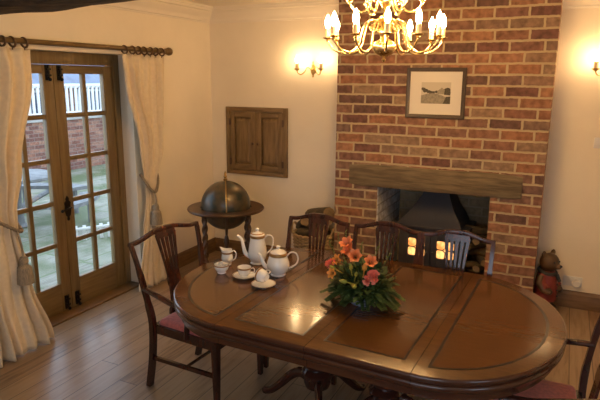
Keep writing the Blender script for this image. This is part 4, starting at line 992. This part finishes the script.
# ------------------------------------------------------------ chandelier
chn = empty('chandelier', (2.566, -2.20, 0), rz=R(0), label='brass two tier chandelier with lit candle bulbs hanging above the table', cat='chandelier')
m = MB()
m.lathe([(.001, 1.985), (.008, 1.99), (.012, 2.0), (.006, 2.008), (.016, 2.014), (.04, 2.024), (.058, 2.042), (.062, 2.058), (.058, 2.075), (.04, 2.092), (.022, 2.102), (.016, 2.11), (.026, 2.12), (.03, 2.135), (.026, 2.15), (.014, 2.16), (.012, 2.175), (.03, 2.185), (.036, 2.20), (.03, 2.212), (.012, 2.22), (.010, 2.25), (.022, 2.262), (.036, 2.28), (.038, 2.295), (.025, 2.31), (.012, 2.32), (.012, 2.335), (.026, 2.345), (.028, 2.36), (.012, 2.37), (.008, 2.40), (.016, 2.42), (.006, 2.44), (.004, 2.46)], 28)
m.build('stem', M['brass'], chn)
m = MB(); m.lathe([(.055, 2.598), (.06, 2.592), (.05, 2.575), (.02, 2.565), (.006, 2.555)], 24)
for k in range(4):
    z0 = 2.452+k*.028; m.tube([((.008 if k % 2 else 0)*math.cos(a), (0 if k % 2 else .008)*math.cos(a), z0+.016*math.sin(a)) for a in [2*PI*j/14 for j in range(14)]], .0022, 6, closed=True)
m.build('ceiling_rose', M['brass'], chn)
def light_arm(parent, az, path, top, sz, bulbm, scroll=True, thick=.0052, light_=True):
    """path in (radius, z); the pan sits at the last point"""
    ca_, sa_ = math.cos(az), math.sin(az); T = lambda r_, z_: (r_*ca_, r_*sa_, z_)
    a_ = empty('light_arm', parent=parent)
    m = MB(); m.tube(bez([T(*p) for p in path], 6), thick, 8)
    if scroll:
        r0, z0 = path[1]; m.tube(bez([T(r0-.02, z0-.03), T(r0+.005, z0-.05), T(r0+.022, z0-.035), T(r0+.012, z0-.018), T(r0, z0-.028)], 5), thick*.65, 6)
    m.build('arm', M['brass'], a_)
    r_, z_ = path[-1]
    m = MB(); m.lathe([(.003, z_-.012), (.009, z_-.008), (.006, z_-.002), (.012, z_), (.024*sz, z_+.004), (.027*sz, z_+.008), (.025*sz, z_+.009), (.010, z_+.005), (.009, z_+.012), (.001, z_+.012)], 18, T(r_, 0)); m.build('drip_pan', M['brass'], a_)
    m = MB(); m.lathe([(.0128, z_+.006), (.0128, z_+top), (.008, z_+top+.002), (.0, z_+top+.002)], 14, T(r_, 0)); m.build('candle_sleeve', M['candle'], a_)
    m = MB(); zb = z_+top+.0025; m.lathe([(.006, zb), (.012, zb+.008), (.0155, zb+.022), (.0145, zb+.036), (.009, zb+.052), (.004, zb+.062), (.0005, zb+.068)], 14, T(r_, 0)); m.build('bulb', bulbm, a_)
view = math.atan2(-5.057+2.20, 3.446-2.566)
for k in range(12):
    light_arm(chn, view+R(2.2)+k*2*PI/12, [(.012, 2.150), (.055, 2.190), (.098, 2.178), (.118, 2.12), (.135, 2.062), (.185, 2.032), (.245, 2.042), (.283, 2.078), (.290, 2.100)], .052, 1.0, M['bulb'])
for k in range(6):
    light_arm(chn, view+R(32)+k*2*PI/6, [(.012, 2.295), (.04, 2.33), (.065, 2.315), (.085, 2.262), (.115, 2.232), (.155, 2.242), (.178, 2.268), (.182, 2.285)], .048, .9, M['bulb'])
# ------------------------------------------------------------ wall sconces
def sconce(x, z, label):
    t = empty('wall_sconce', (x, 0, z), label=label, cat='wall light', group='brass wall lights')
    m = MB(); Mx = Matrix.Rotation(R(90), 4, 'X')
    m.lathe([(.001, 0), (.034, 0), (.036, .005), (.026, .012), (.012, .018), (.018, .028), (.016, .038), (.006, .044), (.001, .045)], 20, Mx=Mx)
    m.lathe([(.001, -.075), (.010, -.062), (.006, -.05), (.014, -.04), (.022, -.02), (.018, .0), (.010, .02), (.016, .04), (.008, .055), (.010, .066), (.001, .085)], 16, (0, -.022, 0)); m.build('backplate', M['brassd'], t)
    for s_ in (-1, 1):
        a_ = empty('light_arm', parent=t)
        m = MB(); m.tube(bez([(0, -.03, -.02), (s_*.022, -.05, .012), (s_*.045, -.065, .018), (s_*.062, -.08, -.018), (s_*.09, -.1, -.045), (s_*.118, -.115, -.03), (s_*.125, -.12, -.002)], 6), .005, 8); m.build('arm', M['brassd'], a_)
        c = (s_*.125, -.12, 0)
        m = MB(); m.lathe([(.004, -.014), (.012, -.008), (.028, .004), (.032, .009), (.029, .010), (.001, .008)], 18, c); m.build('drip_pan', M['brassd'], a_)
        m = MB(); m.lathe([(.016, .008), (.016, .060), (.0, .062)], 14, c); m.build('candle_sleeve', M['candle'], a_)
        m = MB(); m.lathe([(.006, .0625), (.012, .070), (.0155, .086), (.0145, .100), (.009, .116), (.0005, .130)], 14, c); m.build('bulb', M['sbulb'], a_)
    return t
sconce(1.195, 1.985, 'lit brass twin candle wall light between the cupboard and the chimney')
sconce(3.735, 1.985, 'lit brass twin candle wall light cut by the right edge, right of the chimney')

# ------------------------------------------------------------ carved bear
br = empty('carved_bear', (3.424, -.135, 0), rz=R(-35), label='carved wooden bear figure in a red coat beside the chimney', cat='figurine')
# local: faces +x
m = MB()
rot = lambda a, ax: Matrix.Rotation(R(a), 3, ax)
m.ball((0, 0, .22), (.085, .09, .12), 24); m.ball((0.01, 0, .42), (.078, .080, .078), 24); m.ball((.0, 0, .34), (.05, .05, .04), 16)
m.ball((.07, 0, .402), (.042, .036, .032), 16); m.ball((.0, 0, .30), (.07, .08, .06), 16)
for s_ in (-1, 1):
    m.tube([(0, s_*.042, .16), (.003, s_*.045, .03)], [.046, .036], 14); m.ball((.03, s_*.045, .028), (.062, .034, .027), 16)
    m.tube([(0, s_*.07, .31), (.01, s_*.105, .25), (.05, s_*.095, .20), (.08, s_*.07, .19)], [.033, .032, .028, .024], 12); m.ball((.085, s_*.065, .19), .027, 12)
    m.ball((-.005, s_*.058, .49), (.016, .028, .03), 14)
o = m.build('body', M['bear'], br, sharp=180); md = o.modifiers.new('fuse', 'REMESH'); md.mode = 'VOXEL'; md.voxel_size = .007; md.use_smooth_shade = True; md2 = o.modifiers.new('soften', 'SMOOTH'); md2.iterations = 6; md2.factor = .5
m = MB(); m.lathe([(.070, .085), (.088, .09), (.092, .12), (.092, .18), (.088, .25), (.078, .31), (.06, .345), (.05, .348)], 32)
for s_ in (-1, 1): m.tube([(0, s_*.055, .318), (.015, s_*.088, .25), (.055, s_*.085, .205)], [.034, .034, .032], 14)
o = m.build('coat', M['coat'], br, sharp=180); md = o.modifiers.new('fuse', 'REMESH'); md.mode = 'VOXEL'; md.voxel_size = .006; md.use_smooth_shade = True; md2 = o.modifiers.new('soften', 'SMOOTH'); md2.iterations = 4
m = MB(); m.tube([(.066*math.cos(a), .066*math.sin(a), .338-.012*math.cos(a)) for a in [2*PI*k/28 for k in range(28)]], .016, 8, closed=True); m.tube([(.075, .02, .325), (.102, .03, .27)], [.018, .014], 8); m.build('collar', M['scarf'], br)
m = MB(); m.ball((.098, 0, .402), (.024, .026, .021), 14); m.build('muzzle', M['muzzle'], br)
m = MB(); m.ball((.120, 0, .410), (.010, .014, .010), 12); m.build('nose', M['scarf'], br)
for s_ in (-1, 1):
    m = MB(); m.ball((.079, s_*.030, .437), .0085, 10); m.build('eye', M['scarf'], br)
for k in range(3):
    m = MB(); m.ball((.112-.004*k, 0, .15+k*.05), .008, 8); m.build('button', M['scarf'], br)
